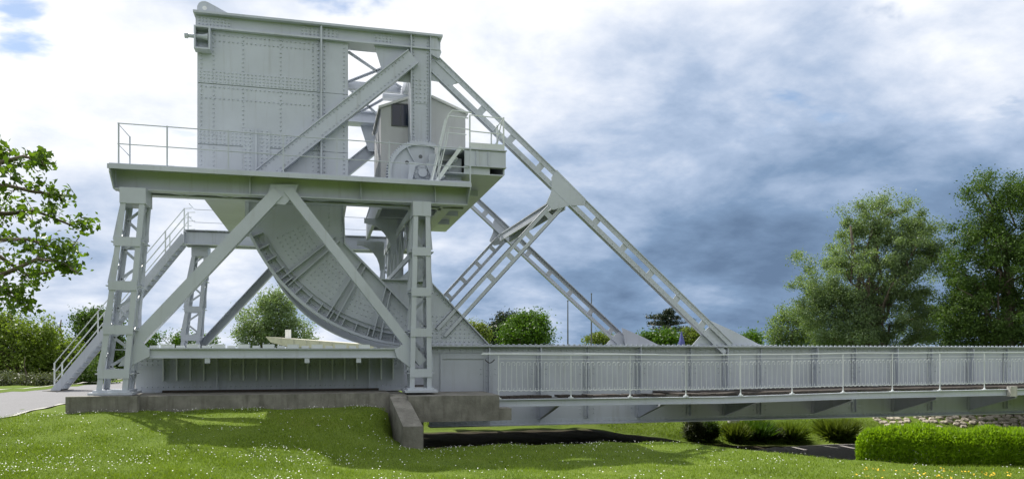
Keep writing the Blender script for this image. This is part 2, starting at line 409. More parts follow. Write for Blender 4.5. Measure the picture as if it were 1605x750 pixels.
# ------------------------------------------------------------------ concrete
mb = MB().box(-5.5, 1.72, 20.0, 21.5, .3, 1.34); mb.box(-5.75, -4.22, 19.72, 20.0, .3, 1.36)
single('concrete_plinth', mb, 'concrete', 'long low weathered concrete plinth under the track beside the lawn', 'plinth')
mb = MB().box(-5.75, 1.72, 30.0, 31.8, .3, 1.34)
single('concrete_plinth', mb, 'concrete', 'low concrete plinth carrying the trestle at the foot of the staircase', 'plinth')
mb = MB()
pts = [(1.76, 2.2)]
xs0, xs1, xe0, xe1 = 1.70, 2.14, 1.86, 2.32
ya, yb, za_, zb_ = 19.75, 17.95, 1.27, .66
V = [(xs0, ya, -.6), (xs1, ya, -.6), (xe1, yb, -.6), (xe0, yb, -.6), (xs0, ya, za_), (xs1, ya, za_), (xe1, yb, zb_), (xe0, yb, zb_)]
mb.add(V, [(0, 1, 2, 3), (4, 7, 6, 5), (0, 4, 5, 1), (1, 5, 6, 2), (2, 6, 7, 3), (3, 7, 4, 0)])
mb.box(1.722, 2.13, 19.75, 31.8, -.9, 1.30)
single('wing_wall', mb, 'concrete', 'sloping concrete wing wall stepping down the grass mound', 'wall')
mb = MB().box(2.14, 4.50, 19.40, 21.50, .62, 1.28).box(4.50, 4.84, 19.46, 21.40, .62, .93)
mb.box(2.131, 2.55, 19.6, 21.4, -.9, .62)
single('abutment_slab', mb, 'concrete', 'stained concrete abutment slab cantilevered beyond the wing wall', 'abutment')
mb = MB().box(37.2, 41, 19.4, 32.2, -2.5, .18)
single('abutment_pier', mb, 'concrete', 'concrete pier beneath the tip of the bridge span', 'pier')

# ------------------------------------------------------------------ the rolling bridge
BR = Thing('rolling_lift_bridge', 'pale grey riveted steel rolling lift bridge with big counterweight and girder span', 'bridge', (2.7, 25.75, 0.2))
PC = (2.7, 7.55); RAD = 5.0
def arc(th, r=RAD): return (PC[0] - r * math.sin(R(th)), PC[1] - r * math.cos(R(th)))
# counterweight
cw = BR.part('counterweight', MB().box(-3.18, .73, 21.84, 29.66, 6.70, 11.0), 'paint')
for z0, z1 in ((6.70, 7.93), (7.93, 9.56), (9.56, 11.0)):
    for x0, x1 in ((-3.2, -.02), (.035, .73)):
        BR.part('plate', MB().box(x0, x1, 21.815 - (.008 if z0 < 7 or x0 > 0 else 0), 21.84, z0 + .006, z1 - .006), 'paint', cw)
for z0, z1, ys in ((6.70, 8.6, 0), (8.6, 11.0, .0)):
    for y0, y1 in ((21.86, 24.4), (24.42, 27.0), (27.02, 29.64)):
        BR.part('plate', MB().box(-3.205, -3.18, y0, y1, z0 + .006, z1 - .006), 'paint', cw)
BR.part('rib', MB().box(-.018, .03, 21.66, 21.83, 6.72, 11.38), 'paint', cw)
BR.part('cover_strip', MB().box(-3.19, -.03, 21.80, 21.815, 9.57, 9.93), 'paint', cw)
BR.part('cover_strip', MB().box(-3.19, -.03, 21.80, 21.815, 7.95, 8.32), 'paint', cw)
BR.part('splice_plate', MB().box(-2.05, -1.35, 21.785, 21.80, 6.72, 8.42).box(-1.74, -1.68, 21.72, 21.785, 6.72, 8.42), 'paint', cw)
for y_ in (21.78, 29.60): BR.part('soffit_angle', MB().box(-3.19, .73, y_, y_ + .12, 6.64, 6.70), 'paint', cw)
rv = MB()
for x in (-3.1, -2.79, -2.04, -1.07, -.22): rv.rivets((x, 6.8), (x, 10.9), 21.812, .115)
for x in (-.08, .09, .62): rv.rivets((x, 6.8), (x, 10.95), 21.805, .115)
for z in (10.88, 10.72, 9.48, 9.18): rv.rivets((-3.1, z), (-.1, z), 21.812, .115)
for z in (9.62, 9.70, 9.79, 9.88, 7.99, 8.09, 8.18, 8.27): rv.rivets((-3.12, z), (-.1, z), 21.80, .10)
for x in (-1.98, -1.86, -1.56, -1.42): rv.rivets((x, 6.8), (x, 8.38), 21.785, .1)
BR.part('rivets', rv, 'paint', cw, kind='stuff')
# pocket with its pin at the top corner of the counterweight, and the lifting eye
pk = MB()
pk.box(-3.24, -2.84, 21.50, 21.81, 10.36, 10.40).box(-3.24, -2.84, 21.50, 21.81, 10.93, 10.97)
pk.box(-3.24, -3.20, 21.50, 21.81, 10.40, 10.93).box(-2.88, -2.84, 21.50, 21.81, 10.40, 10.93).box(-3.2, -2.88, 21.78, 21.81, 10.40, 10.93)
pock = BR.part('pin_pocket', pk, 'paint')
BR.part('pin', MB().tube([(-3.48, 21.62, 10.72), (-3.40, 21.62, 10.72), (-3.395, 21.62, 10.72), (-3.05, 21.62, 10.72), (-2.90, 21.62, 10.72)], [.075, .075, .05, .06, .10], 10), 'paint', pock)
for mir in (False, True):
    MB.mir = mir
    e = MB(); pts = []
    for k in range(9): a = R(90 + 20 * k - 40); pts.append((-3.03 + .19 * math.cos(a), 11.62 + .19 * math.sin(a)))
    pts = [(-2.2, 11.42), (-2.88, 11.74)] + [(-3.03 + .19 * math.cos(R(a)), 11.60 + .19 * math.sin(R(a))) for a in (60, 85, 110, 140, 170)] + [(-3.22, 11.42)]
    ring = [(-3.03 + .06 * math.cos(R(a)), 11.6 + .06 * math.sin(R(a))) for a in range(0, 360, 45)]
    e.prism(pts, 21.9, 21.96)
    lug = BR.part('lifting_eye', e, 'paint')
    BR.part('eye_hole', MB().prism(ring, 21.895, 21.9), 'white', lug)
MB.mir = False
NEAR_LEN = 38.6
def chord_pts(uv0, uv1, Y): a, b = P(*uv0, Y), P(*uv1, Y); return a, b
def truss(near):
    # top chord
    c = MB().box(-3.24, 3.32, 21.80, 21.83, 11.04, 11.36).box(-3.24, 3.32, 22.17, 22.2, 11.04, 11.36)
    tc = BR.part('top_chord', c, 'paint')
    BR.part('flange', MB().box(-3.28, 3.36, 21.62, 22.38, 11.36, 11.42), 'paint', tc)
    BR.part('flange', MB().box(-3.26, 3.30, 21.68, 22.32, 10.995, 11.04), 'paint', tc)
    for x0, x1 in ((-3.2, -2.35), (-.55, .45), (1.45, 1.95)):
        BR.part('cover_plate', MB().box(x0, x1, 21.785, 21.80, 11.08, 11.33), 'paint', tc)
    if near:
        rv = MB()
        for x0, x1 in ((-3.15, -2.4), (-.5, -.08), (.1, .42), (1.5, 1.9)):
            for z in (11.13, 11.21, 11.29): rv.rivets((x0, z), (x1, z), 21.785, .09)
        BR.part('rivets', rv, 'paint', tc, kind='stuff')
    # post down to the centre of roll and on to the heel
    po = BR.part('post', MB().box(2.49, 3.00, 21.76, 21.80, 4.40, 11.36).box(2.49, 3.00, 22.2, 22.24, 4.40, 11.36).box(2.5, 2.54, 21.8, 22.2, 4.4, 11.3).box(2.95, 2.99, 21.8, 22.2, 4.4, 11.3), 'paint')
    for x in (2.455, 3.005): BR.part('edge_angle', MB().box(x, x + .03, 21.66, 22.30, 4.42, 11.40), 'paint', po)
    BR.part('splice_plate', MB().box(2.55, 2.94, 21.745, 21.76, 9.45, 10.15), 'paint', po)
    if near:
        rv = MB()
        for x in (2.55, 2.94): rv.rivets((x, 7.2), (x, 11.3), 21.758, .10)
        for x in (2.63, 2.74, 2.86): rv.rivets((x, 9.5), (x, 10.1), 21.743, .10)
        BR.part('rivets', rv, 'paint', po, kind='stuff')
    # diagonal from the post head over the counterweight face
    a, b = Vector((2.52, 0, 10.72)), Vector((-1.75, 0, 6.95))
    di = BR.part('diagonal', MB().channel((a.x, a.z), (b.x, b.z), .46, 21.56, 21.80, .03, .05), 'paint')
    d = (b - a).normalized(); n = Vector((-d.z, 0, d.x))
    if near:
        rv = MB()
        for s_ in (.14, -.14):
            p, q = a + n * s_ + d * .25, b + n * s_
            rv.rivets((p.x, p.z), (q.x, q.z), 21.605, .13, .02)
        BR.part('rivets', rv, 'paint', di, kind='stuff')
    BR.part('gusset', MB().prism([(1.45, 11.0), (1.75, 10.05), (2.46, 10.05), (2.46, 11.0)], 21.83, 21.85), 'paint')
    BR.part('gusset', MB().prism([XZ(u, v, 21.83) for u, v in ((674, 92), (690, 100), (724, 128), (714, 132), (673, 126))], 21.83, 21.85), 'paint')
    BR.part('head_cap', MB().prism([(3.04, 11.42), (3.20, 11.42)] + [XZ(u, v, 21.7) for u, v in ((688, 72), (692, 82), (688, 92), (674, 84))], 21.7, 22.3), 'paint')
    # inclined main chord: two battened flanges
    up0, up1 = P(692, 93, 21.8), P(1128, 517, 21.8)
    ds = (up1 - up0).normalized(); nn = Vector((ds.z, 0, -ds.x))      # toward the lower flange
    W = 0.49
    st, en = up0 - ds * .38, up1 + ds * .62
    for k, lo in enumerate((0.0, W - .16)):
        m_ = MB(); o = nn * (lo + .08)
        m_.bar(st + o + Vector((0, .011, 0)), en + o + Vector((0, .011, 0)), .16, .022)
        o2 = nn * (0.012 if k == 0 else W - .012) + Vector((0, .07, 0))
        m_.bar(st + o2, en + o2, .024, .20)
        mc = BR.part('main_chord', m_, 'paint')
        if near:
            rv = MB(); p, q = st + o, en + o; rv.rivets((p.x, p.z), (q.x, q.z), 21.798, .20, .015)
            BR.part('rivets', rv, 'paint', mc, kind='stuff')
    length = (en - st).length
    k = 1.0
    while k < length - .4:
        for yy in (21.83,):
            p = st + ds * k + nn * .14 + Vector((0, yy - 21.8, 0)); q = st + ds * k + nn * (W - .14) + Vector((0, yy - 21.8, 0))
            BR.part('batten', MB().bar(p, q, .20, .016), 'paint')
        k += 1.17
    # mid joint gusset
    J = P(884, 306, 21.8)
    gp = [XZ(u, v, 21.8) for u, v in ((872, 266), (918, 312), (916, 322), (893, 322), (866, 329), (856, 318), (864, 300), (864, 278))]
    BR.part('gusset', MB().prism(gp, 21.775, 21.797), 'paint')
    
    # sub-strut from the joint down to the heel
    s0, s1 = Vector((6.95, 21.8, 6.88)), Vector((3.35, 21.8, 2.95))
    ds2 = (s1 - s0).normalized(); n2 = Vector((-ds2.z, 0, ds2.x))
    m_ = []
    for sg in (-1, 1):
        m_ = MB()
        for yy in (21.90,):
            o = n2 * (sg * .15) + Vector((0, yy - 21.8, 0)); m_.bar(s0 + o, s1 + o, .11, .02)
        o = n2 * (sg * .20) + Vector((0, .15, 0)); m_.bar(s0 + o, s1 + o, .018, .12)
        BR.part('sub_strut', m_, 'paint')
    L2 = (s1 - s0).length; k = .55
    while k < L2 - 1.5:
        for yy in (21.916,):
            o = ds2 * k + Vector((0, yy - 21.8, 0)); BR.part('batten', MB().bar(s0 + o + n2 * -.16, s0 + o + n2 * .16, .16, .012), 'paint')
        k += .86
    # foot plates of the main chord
    BR.part('foot_plate', MB().prism([XZ(u, v, 21.9) for u, v in ((1084, 541), (1108, 514), (1116, 508), (1150, 541))], 21.88, 21.9), 'paint')
    BR.part('foot_plate', MB().prism([XZ(u, v, 22.1) for u, v in ((1112, 502), (1150, 519), (1192, 541), (1120, 541))], 22.05, 22.08), 'paint')
    # segmental girder
    N_ = 40
    web = [(-2.02, 6.70)] + [arc(66 - 66 * i / N_) for i in range(N_ + 1)] + [(3.02, 2.56), (4.76, 2.56), (3.03, 4.42), (1.6, 4.44), (.64, 5.42), (.58, 6.70)]
    sg = BR.part('segment_girder', MB().prism(web, 21.96, 22.04), 'paint')
    rim = MB()
    for i in range(N_):
        t0, t1 = 67 - 69 * i / N_, 67 - 69 * (i + 1) / N_
        a0, a1, b0, b1 = arc(t0), arc(t1), arc(t0, RAD - .07), arc(t1, RAD - .07)
        V = [(p[0], y, p[1]) for y in (21.68, 22.32) for p in (a0, a1, b1, b0)]
        rim.add(V, [(0, 1, 2, 3), (7, 6, 5, 4), (0, 4, 5, 1), (3, 2, 6, 7)])
    BR.part('rim_flange', rim, 'paint', sg)
    inner = MB()
    for i in range(N_):
        t0, t1 = 64 - 64 * i / N_, 64 - 64 * (i + 1) / N_
        for rr, dp in ((RAD - .30, .10), (RAD - .42, .06)):
            a0, a1, b0, b1 = arc(t0, rr), arc(t1, rr), arc(t0, rr - .025), arc(t1, rr - .025)
            V = [(p[0], y, p[1]) for y in (21.96 - dp, 21.96) for p in (a0, a1, b1, b0)]
            inner.add(V, [(0, 1, 2, 3), (0, 4, 5, 1), (3, 2, 6, 7)])
    BR.part('rim_angle', inner, 'paint', sg)
    if near:
        for i, th in enumerate(np.arange(4, 66, 4.4)):
            p, q = arc(th, RAD - .36), arc(th, RAD - .06)
            BR.part('stiffener', MB().bar((p[0], 21.83, p[1]), (q[0], 21.83, q[1]), .022, .26), 'paint', sg)
        for th in (13, 15.5, 28.5, 31.5, 47, 50):
            ri = 4.25 / (math.sin(R(th)) + math.cos(R(th)))
            p, q = arc(th, ri), arc(th, RAD - .1)
            BR.part('stiffener', MB().bar((p[0], 21.875, p[1]), (q[0], 21.875, q[1]), .03, .17), 'paint', sg)
        # lapped plates on the web with their rivet fields
        rv = MB()
        for k, (t0, t1) in enumerate(((2, 12), (17, 27), (33, 46), (51, 63))):
            poly = [arc(t, RAD - .44) for t in np.linspace(t0, t1, 6)] + [arc(t, max(3.35, 4.3 / (math.sin(R(t)) + math.cos(R(t))) + .12)) for t in np.linspace(t1, t0, 6)]
            BR.part('plate', MB().prism(poly, 21.945, 21.96), 'paint', sg)
            for t in np.arange(t0 + .8, t1, 1.75):
                lo = max(3.5, 4.3 / (math.sin(R(t)) + math.cos(R(t))) + .25)
                if k in (1, 3): lo = max(lo, 3.95 if k == 1 else 3.6)
                for r_ in np.arange(lo, RAD - .5, .15): x, z = arc(t, r_); rv.rivet(x, z, 21.944, .022)
        for th in np.arange(1, 66, 1.1):
            x, z = arc(th, RAD - .17); rv.rivet(x, z, 21.958, .022)
        rv.rivets((2.0, 4.36), (2.95, 4.36), 21.958, .11); rv.rivets((3.1, 4.22), (4.6, 2.66), 21.958, .11)
        for j in range(7): rv.rivets((3.12, 2.7 + j * .12), (4.45 - j * .13, 2.7 + j * .12), 21.958, .13)
        rv.rivets((.2, 5.7), (.2, 6.6), 21.94, .1); rv.rivets((.56, 5.6), (.56, 6.6), 21.94, .1)
        BR.part('rivets', rv, 'paint', sg, kind='stuff')
    BR.part('edge_flange', MB().bar((.60, 22, 6.70), (.64, 22, 5.42), .03, .40).bar((.62, 22, 5.44), (2.62, 22, 3.42), .05, .36).bar((1.6, 22, 4.45), (3.04, 22, 4.45), .03, .34).bar((3.03, 22, 4.43), (4.82, 22, 2.55), .03, .30), 'paint', sg)
    BR.part('web_post', MB().box(.12, .60, 21.94, 21.96, 5.35, 6.69), 'paint', sg)
    BR.part('web_post', MB().box(-2.0, -1.9, 21.86, 22.1, 5.9, 6.69), 'paint', sg)
    # plate girder of the span
    pg = BR.part('plate_girder', MB().box(3.02, NEAR_LEN, 21.985, 22.015, .30, 2.50), 'paint')
    BR.part('top_flange', MB().box(3.02, NEAR_LEN, 21.74, 22.26, 2.555, 2.585).box(3.02, NEAR_LEN, 21.80, 22.20, 2.53, 2.555).box(3.0, 14.2, 21.78, 22.22, 2.585, 2.605), 'paint', pg)
    BR.part('bottom_flange', MB().box(3.02, NEAR_LEN, 21.76, 22.24, .235, .27), 'paint', pg)
    BR.part('flange_angle', MB().box(3.02, NEAR_LEN, 21.96, 21.985, 2.38, 2.53).box(3.02, NEAR_LEN, 21.96, 21.985, .27, .40), 'paint', pg)
    if near:
        xs = [4.76, 6.32, 7.83, 9.50, 11.22, 12.45, 13.69, 15.69, 17.22, 18.77, 20.24, 21.85, 23.4, 25.0, 26.6, 28.2, 29.8, 31.4, 33.0, 34.6, 36.2, 37.8]
        sm = shared('stiffener', MB().box(-.013, .013, -.20, 0, 0, 2.11).box(-.09, .09, -.025, 0, 0, 2.11), 'paint')
        thin = shared('stiffener', MB().box(-.010, .010, -.10, 0, 0, 2.11).box(-.10, .10, -.018, 0, 0, 2.11), 'paint')
        for i, x in enumerate(xs): BR.inst('stiffener', sm if i % 2 == 1 or i == 0 else thin, (x, 21.96, .41), pg)
        rv = MB()
        for x in np.arange(3.1, 26.5, .17):
            rv.rivet(x, 2.45, 21.958, .02); rv.rivet(x, .335, 21.958, .02)
            rv.box(x - .035, x + .035, 21.76, 21.80, 2.585 + (.02 if x < 14.2 else 0), 2.612 + (.02 if x < 14.2 else 0))
        for x in xs[:14]:
            for dx in (-.06, .06): rv.rivets((x + dx, .5), (x + dx, 2.4), 21.93, .16, .018)
            for dx in (-.22, .22):
                for z in (.55, .68, 1.9, 1.75): rv.rivet(x + dx, z, 21.983, .02)
        BR.part('rivets', rv, 'paint', pg, kind='stuff')
        BR.part('end_panel', MB().box(3.34, 3.40, 21.95, 21.985, .42, 2.36).box(3.40, 4.62, 21.955, 21.985, 2.20, 2.36).box(4.62, 4.70, 21.95, 21.985, .42, 2.36), 'paint', pg)
    # footway bracketed off the girder
    for x in (6.32, 9.50, 12.45, 15.69, 18.77, 21.85, 25.0, 28.2, 31.4, 34.6, 37.8):
        br = MB(); br.add([(x - .012, 21.97, .40), (x - .012, 20.12, .93), (x - .012, 20.12, 1.05), (x - .012, 21.97, 1.05), (x + .012, 21.97, .40), (x + .012, 20.12, .93), (x + .012, 20.12, 1.05), (x + .012, 21.97, 1.05)],
                          [(0, 1, 2, 3), (7, 6, 5, 4), (0, 4, 5, 1), (1, 5, 6, 2), (2, 6, 7, 3)])
        br.bar((x, 21.95, .39), (x, 20.12, .92), .10, .02, (0, .28, 1))
        BR.part('bracket', br, 'paint')
    wb = MB()
    xk = [4.55, 9.6, 11.2, 16, 24, NEAR_LEN]; dz = [0, -.01, -.02, .05, .09, .09]
    for i in range(5):
        x0, x1 = xk[i], xk[i + 1]; z0, z1 = dz[i], dz[i + 1]
        for lo, hi, y0, y1 in ((.95, 1.11, 20.02, 20.05), (1.11, 1.13, 19.96, 20.14), (.93, .95, 19.98, 20.14)):
            wb.add([(x0, y0, lo + z0), (x1, y0, lo + z1), (x1, y1, lo + z1), (x0, y1, lo + z0), (x0, y0, hi + z0), (x1, y0, hi + z1), (x1, y1, hi + z1), (x0, y1, hi + z0)],
                   [(0, 3, 2, 1), (4, 5, 6, 7), (0, 1, 5, 4), (1, 2, 6, 5), (2, 3, 7, 6), (3, 0, 4, 7)])
    BR.part('footway_beam', wb, 'paint')
    pl = MB(); x = 4.55; rr = random.Random(3)
    while x < NEAR_LEN - .2:
        w = .2; y0 = 20.10 + rr.uniform(0, .05); y1 = 21.94 if x > 9.6 else 20.55
        if rr.random() > .06:
            zz = 1.15 + float(np.interp(x, xk, dz)) + rr.uniform(-.008, .012)
            pl.box(x, x + w - .012, y0, y1, zz, zz + .055)
        x += w
    pl.box(4.6, NEAR_LEN, 20.12, 20.20, 1.135, 1.152)
    BR.part('footway_planking', pl, 'wood', kind='stuff')
truss(True)
MB.mir = True; truss(False); MB.mir = False
# roadway between the girders and cross members
BR.part('road_deck', MB().box(3.2, NEAR_LEN, 22.06, 29.44, 1.02, 1.14), 'wood')
for x in (4.76, 7.83, 11.22, 14.7, 18.0, 21.0, 24.2, 27.4, 30.6, 33.8, 37.0): BR.part('cross_girder', MB().box(x - .1, x + .1, 22.05, 29.45, .42, 1.02), 'paint')
BR.part('portal_strut', MB().box(6.75, 7.25, 22.23, 29.27, 6.95, 6.99).box(6.78, 6.82, 22.23, 29.27, 6.72, 6.95).box(7.18, 7.22, 22.23, 29.27, 6.72, 6.95), 'paint')
BR.part('lateral_beam', MB().box(.73, 2.5, 24.9, 25.1, 10.78, 11.02), 'paint')
BR.part('lateral_beam', MB().box(2.56, 2.92, 22.24, 29.26, 10.7, 11.0), 'paint')
BR.part('lateral_beam', MB().box(2.60, 2.86, 22.24, 29.26, 4.5, 4.9), 'paint')
for p, q in (((.75, 22.3), (2.5, 24.9)), ((2.5, 22.3), (.75, 24.9)), ((.75, 25.1), (2.5, 29.2)), ((2.5, 25.1), (.75, 29.2))):
    BR.part('lateral_brace', MB().bar((p[0], p[1], 10.95), (q[0], q[1], 10.95), .09, .03, (0, 0, 1)).bar((p[0], p[1], 10.92), (q[0], q[1], 10.92), .02, .06, (0, 0, 1)), 'paint')
# footway railing: rails, posts and scrolled balusters
YR = 20.02
def railz(x): return float(np.interp(x, [4.5, 11.2, 16, 24, 34], [0, -.02, .03, .06, .06]))
rb = MB()
for zr, rad_ in ((2.335, .021), (2.21, .009), (1.36, .009)):
    pts = [(x, YR, zr + railz(x) + .006 * math.sin(x * 1.7)) for x in np.arange(4.15 if zr > 2.3 else 4.6, NEAR_LEN, .7)]
    rb.tube(pts, rad_, 6)
rb.tube([(4.20, YR + .12, 2.37), (6.5, YR + .12, 2.37), (9.3, YR + .1, 2.33)], .016, 6)
rail = BR.part('railing', rb, 'rail')
def baluster():
    m_ = MB(); pts = []
    for k in range(9): a = R(-60 + 240 * k / 8); pts.append((.045 + .048 * math.cos(a) - 0, 0, .80 + .048 * math.sin(a)))
    pts += [(-.003, 0, .70), (-.003, 0, .45), (-.003, 0, .14)]
    for k in range(9): a = R(0 - 240 * k / 8); pts.append((-.051 + .048 * math.cos(a), 0, .105 + .048 * math.sin(a)))
    m_.tube(pts, .0085, 4); return m_
bal = shared('baluster', baluster(), 'rail')
x = 4.68
while x < 25.5:
    o = BR.inst('baluster', bal, (x, YR, 1.28 + railz(x)), rail, (0, R(random.uniform(-1.5, 1.5)), R(random.uniform(-6, 6))))
    x += .152
post = shared('rail_post', MB().tube([(0, 0, 0), (0, 0, .035)], .075, 8).tube([(0, 0, .035), (0, 0, .09), (0, 0, 1.17)], [.04, .016, .014], 8), 'rail')
for x in (4.62, 6.66, 8.40, 10.11, 11.85, 13.55, 15.3, 17.05, 18.8, 20.5, 22.2, 23.9, 25.6):
    BR.inst('rail_post', post, (x, YR, 1.135 + railz(x)), rail)
BR.part('hook', MB().tube([(4.38 - .13 + .26 * k / 8, YR, 2.20 - .09 * math.sin(math.pi * k / 8)) for k in range(9)], .016, 6), 'dark', rail)
BR.part('lamp_box', MB().box(21.35, 21.62, 19.86, 20.0, .98, 1.30), 'kerb', rail)

# ------------------------------------------------------------------ support trestles (near and far)
def tower(T, xt0, xt1, xb0, xb1, z0, z1, y0, y1, nb, detail):
    """battened lattice tower: corner legs, battens, lacing and flared side plates"""
    def lerp(a, b, t): return a + (b - a) * t
    H = z1 - z0
    def xa(t): return lerp(xb0, xt0, t)
    def xb_(t): return lerp(xb1, xt1, t)
    tw = T.part('tower', MB().box(xt0 - .02, xt1 + .02, y0 - .02, y1 + .02, z1 - .38, z1), 'paint')
    T.part('base_plate', MB().box(xb0 - .14, xb1 + .14, y0 - .16, y1 + .16, z0 - .06, z0).box(xb0 - .06, xb1 + .06, y0 - .06, y1 + .06, z0, z0 + .05), 'paint', tw)
    lw = .125
    for yy, sg in ((y0, 1), (y1, -1)):
        for side in (0, 1):
            m_ = MB()
            f = (lambda t: xa(t) + lw / 2) if side == 0 else (lambda t: xb_(t) - lw / 2)
            m_.bar((f(0), yy + sg * .01, z0), (f(1), yy + sg * .01, z1 - .3), lw, .022)
            g_ = (lambda t: xa(t) + .011) if side == 0 else (lambda t: xb_(t) - .011)
            m_.bar((g_(0), yy + sg * .07, z0), (g_(1), yy + sg * .07, z1 - .3), .022, .14)
            T.part('leg', m_, 'paint', tw)
    ts = [(i + .0) / nb for i in range(1, nb)]
    for t in [.09] + [.09 + .86 * i / nb for i in range(1, nb)]:
        z = z0 + H * t
        for yy in (y0 - .022, y1 + .002):
            T.part('batten', MB().prism([(xa(t) - .01, z - .11), (xb_(t) + .01, z - .11), (xb_(t) + .01, z + .11), (xa(t) - .01, z + .11)], yy, yy + .02), 'paint', tw)
        for xx in (xa(t) - .075, xb_(t) + .0):
            T.part('ledge', MB().box(xx, xx + .085, y0 + .02, y1 - .02, z - .015, z + .01), 'paint', tw)
    if not detail: return tw
    bay = .86 / nb
    for i in range(nb):
        t0, t1 = .09 + bay * i + .01, .09 + bay * (i + 1) - .03
        for side in (-1, 1):
            f = xa if side < 0 else xb_
            xl, xh = f(t0) + side * .075, f(t1) + side * .008
            zl, zh = z0 + H * t0 + .02, z0 + H * t1
            for yy in (y0 + .16, y1 - .17):
                m_ = MB(); m_.add([(f(t0) - side * .01, yy, zl), (xl, yy, zl), (xh, yy, zh), (f(t1) - side * .01, yy, zh), (f(t0) - side * .01, yy + .015, zl), (xl, yy + .015, zl), (xh, yy + .015, zh), (f(t1) - side * .01, yy + .015, zh)],
                       [(0, 1, 2, 3), (7, 6, 5, 4), (0, 4, 5, 1), (1, 5, 6, 2), (2, 6, 7, 3), (3, 7, 4, 0)])
                T.part('fin', m_, 'paint', tw)
    n = nb * 3
    for j in range(n):
        ta, tb = .05 + .88 * j / n, .05 + .88 * (j + 1) / n
        p0, p1 = (xa(ta) + .08, xb_(tb) - .08) if j % 2 else (xb_(ta) - .08, xa(tb) + .08)
        T.part('lacing_bar', MB().bar((p0, y1 - .06, z0 + H * ta), (p1, y1 - .06, z0 + H * tb), .07, .014), 'paint', tw)
        ya_, yb_ = (y0 + .06, y1 - .06) if j % 2 else (y1 - .06, y0 + .06)
        for f in (lambda t: xa(t) + .03, lambda t: xb_(t) - .03):
            T.part('lacing_bar', MB().bar((f(ta), ya_, z0 + H * ta), (f(tb), yb_, z0 + H * tb), .07, .014, (1, 0, 0)), 'paint', tw)
    return tw
def trestle(near):
    y = 20.5 if near else MIRROR - 20.5
    if near: T = Thing('support_trestle', 'grey steel trestle with lattice towers, slanting struts and high railed platform above the lawn', 'trestle', (-1.2, 20.5, 1.38))
    else: T = Thing('support_trestle', 'grey steel trestle and platform reached by the long metal staircase', 'trestle', (-1.2, MIRROR - 20.5, 1.38))
    tower(T, -4.68, -4.14, -5.22, -4.53, 1.43, 6.36, 20.14, 20.86, 4, True)
    tower(T, 2.36, 2.80, 2.26, 2.84, 1.40, 6.36, 20.16, 20.84, 4, True)
    # slanting struts and their foot gussets
    a0 = P(436, 302, 20.45); a1 = P(203, 547, 20.45)
    st_ = T.part('strut', MB().channel((a0.x, a0.z), (a1.x, a1.z), .30, 20.30, 20.60, .025, .0), 'paint')
    b0 = P(452, 298, 20.45); b1 = P(662, 568, 20.45)
    T.part('strut', MB().channel((b0.x, b0.z), (b1.x, b1.z), .24, 20.31, 20.59, .025, .0), 'paint')
    T.part('apex_gusset', MB().prism([XZ(u, v, 20.45) for u, v in ((425, 290), (468, 290), (462, 306), (447, 322), (415, 318))], 20.34, 20.362), 'paint')
    for poly in (((187, 573), (213, 536), (222, 534), (236, 547), (236, 558), (206, 573)), ((618, 548), (630, 539), (648, 555), (648, 580), (622, 560))):
        T.part('gusset', MB().prism([XZ(u, v, 20.4) for u, v in poly], 20.28, 20.32), 'paint')
    ti = T.part('tie_beam', MB().box(-4.10, 1.93, 20.36, 20.40, 2.27, 2.47).box(-4.12, 1.95, 20.30, 20.72, 2.47, 2.50).box(-4.12, 1.95, 20.32, 20.68, 2.245, 2.27), 'paint')
    T.part('cover_plate', MB().box(-5.0, 2.35, 20.87, 21.615, 2.445, 2.47).box(-4.12, 1.95, 20.721, 20.869, 2.446, 2.469), 'paint', ti)
    for x in (-2.75, -.35, .95): T.part('stub', MB().box(x - .06, x + .06, 20.33, 20.5, 2.12, 2.245), 'paint', ti)
    # platform: outer beam, inner beam, decking, lacing beneath
    pb = T.part('platform_beam', MB().box(-4.86, 3.84, 20.50, 20.53, 6.39, 6.83), 'paint')
    T.part('lip', MB().box(-4.93, 3.87, 19.95, 19.98, 6.76, 6.87), 'paint', pb)
    T.part('flange', MB().box(-4.92, 3.86, 19.981, 20.62, 6.83, 6.868), 'paint', pb)
    T.part('flange', MB().box(-4.90, 3.86, 20.36, 20.66, 6.355, 6.389), 'paint', pb)
    for x in (-4.90, 3.83):
        T.part('end_plate', MB().box(x, x + .03, 20.531, 21.36, 6.39, 6.829), 'paint', pb)
        e_ = MB(); e_.add([(x, 19.981, 6.829), (x, 20.499, 6.829), (x, 20.499, 6.36), (x, 20.36, 6.36), (x, 19.981, 6.70), (x + .03, 19.981, 6.829), (x + .03, 20.499, 6.829), (x + .03, 20.499, 6.36), (x + .03, 20.36, 6.36), (x + .03, 19.981, 6.70)],
               [(0, 1, 2, 3, 4), (9, 8, 7, 6, 5), (0, 5, 6, 1), (1, 6, 7, 2), (2, 7, 8, 3), (3, 8, 9, 4), (4, 9, 5, 0)]); T.part('end_bracket', e_, 'paint', pb)
    for x in (-1.75, 1.0, 2.95): T.part('stiffener', MB().box(x, x + .02, 20.30, 20.499, 6.39, 6.829), 'paint', pb)
    ib = T.part('platform_beam', MB().box(-4.87, 3.84, 21.14, 21.17, 6.39, 6.83).box(-4.87, 3.84, 21.02, 21.30, 6.36, 6.39), 'paint')
    x = -4.5; k = 0
    while x < 3.3:
        y0, y1 = (20.66, 21.02) if k % 2 else (21.02, 20.66)
        T.part('lacing_bar', MB().bar((x, y0, 6.40), (x + .55, y1, 6.40), .07, .015, (0, 0, 1)), 'paint', ib); x += .55; k += 1
    for i in range(12):
        x0 = -4.90 + i * .73
        T.part('deck_plate', MB().box(x0, x0 + .722, 20.0, 21.30, 6.875, 6.90 + .004 * (i % 2)), 'paint')
    hr = MB()
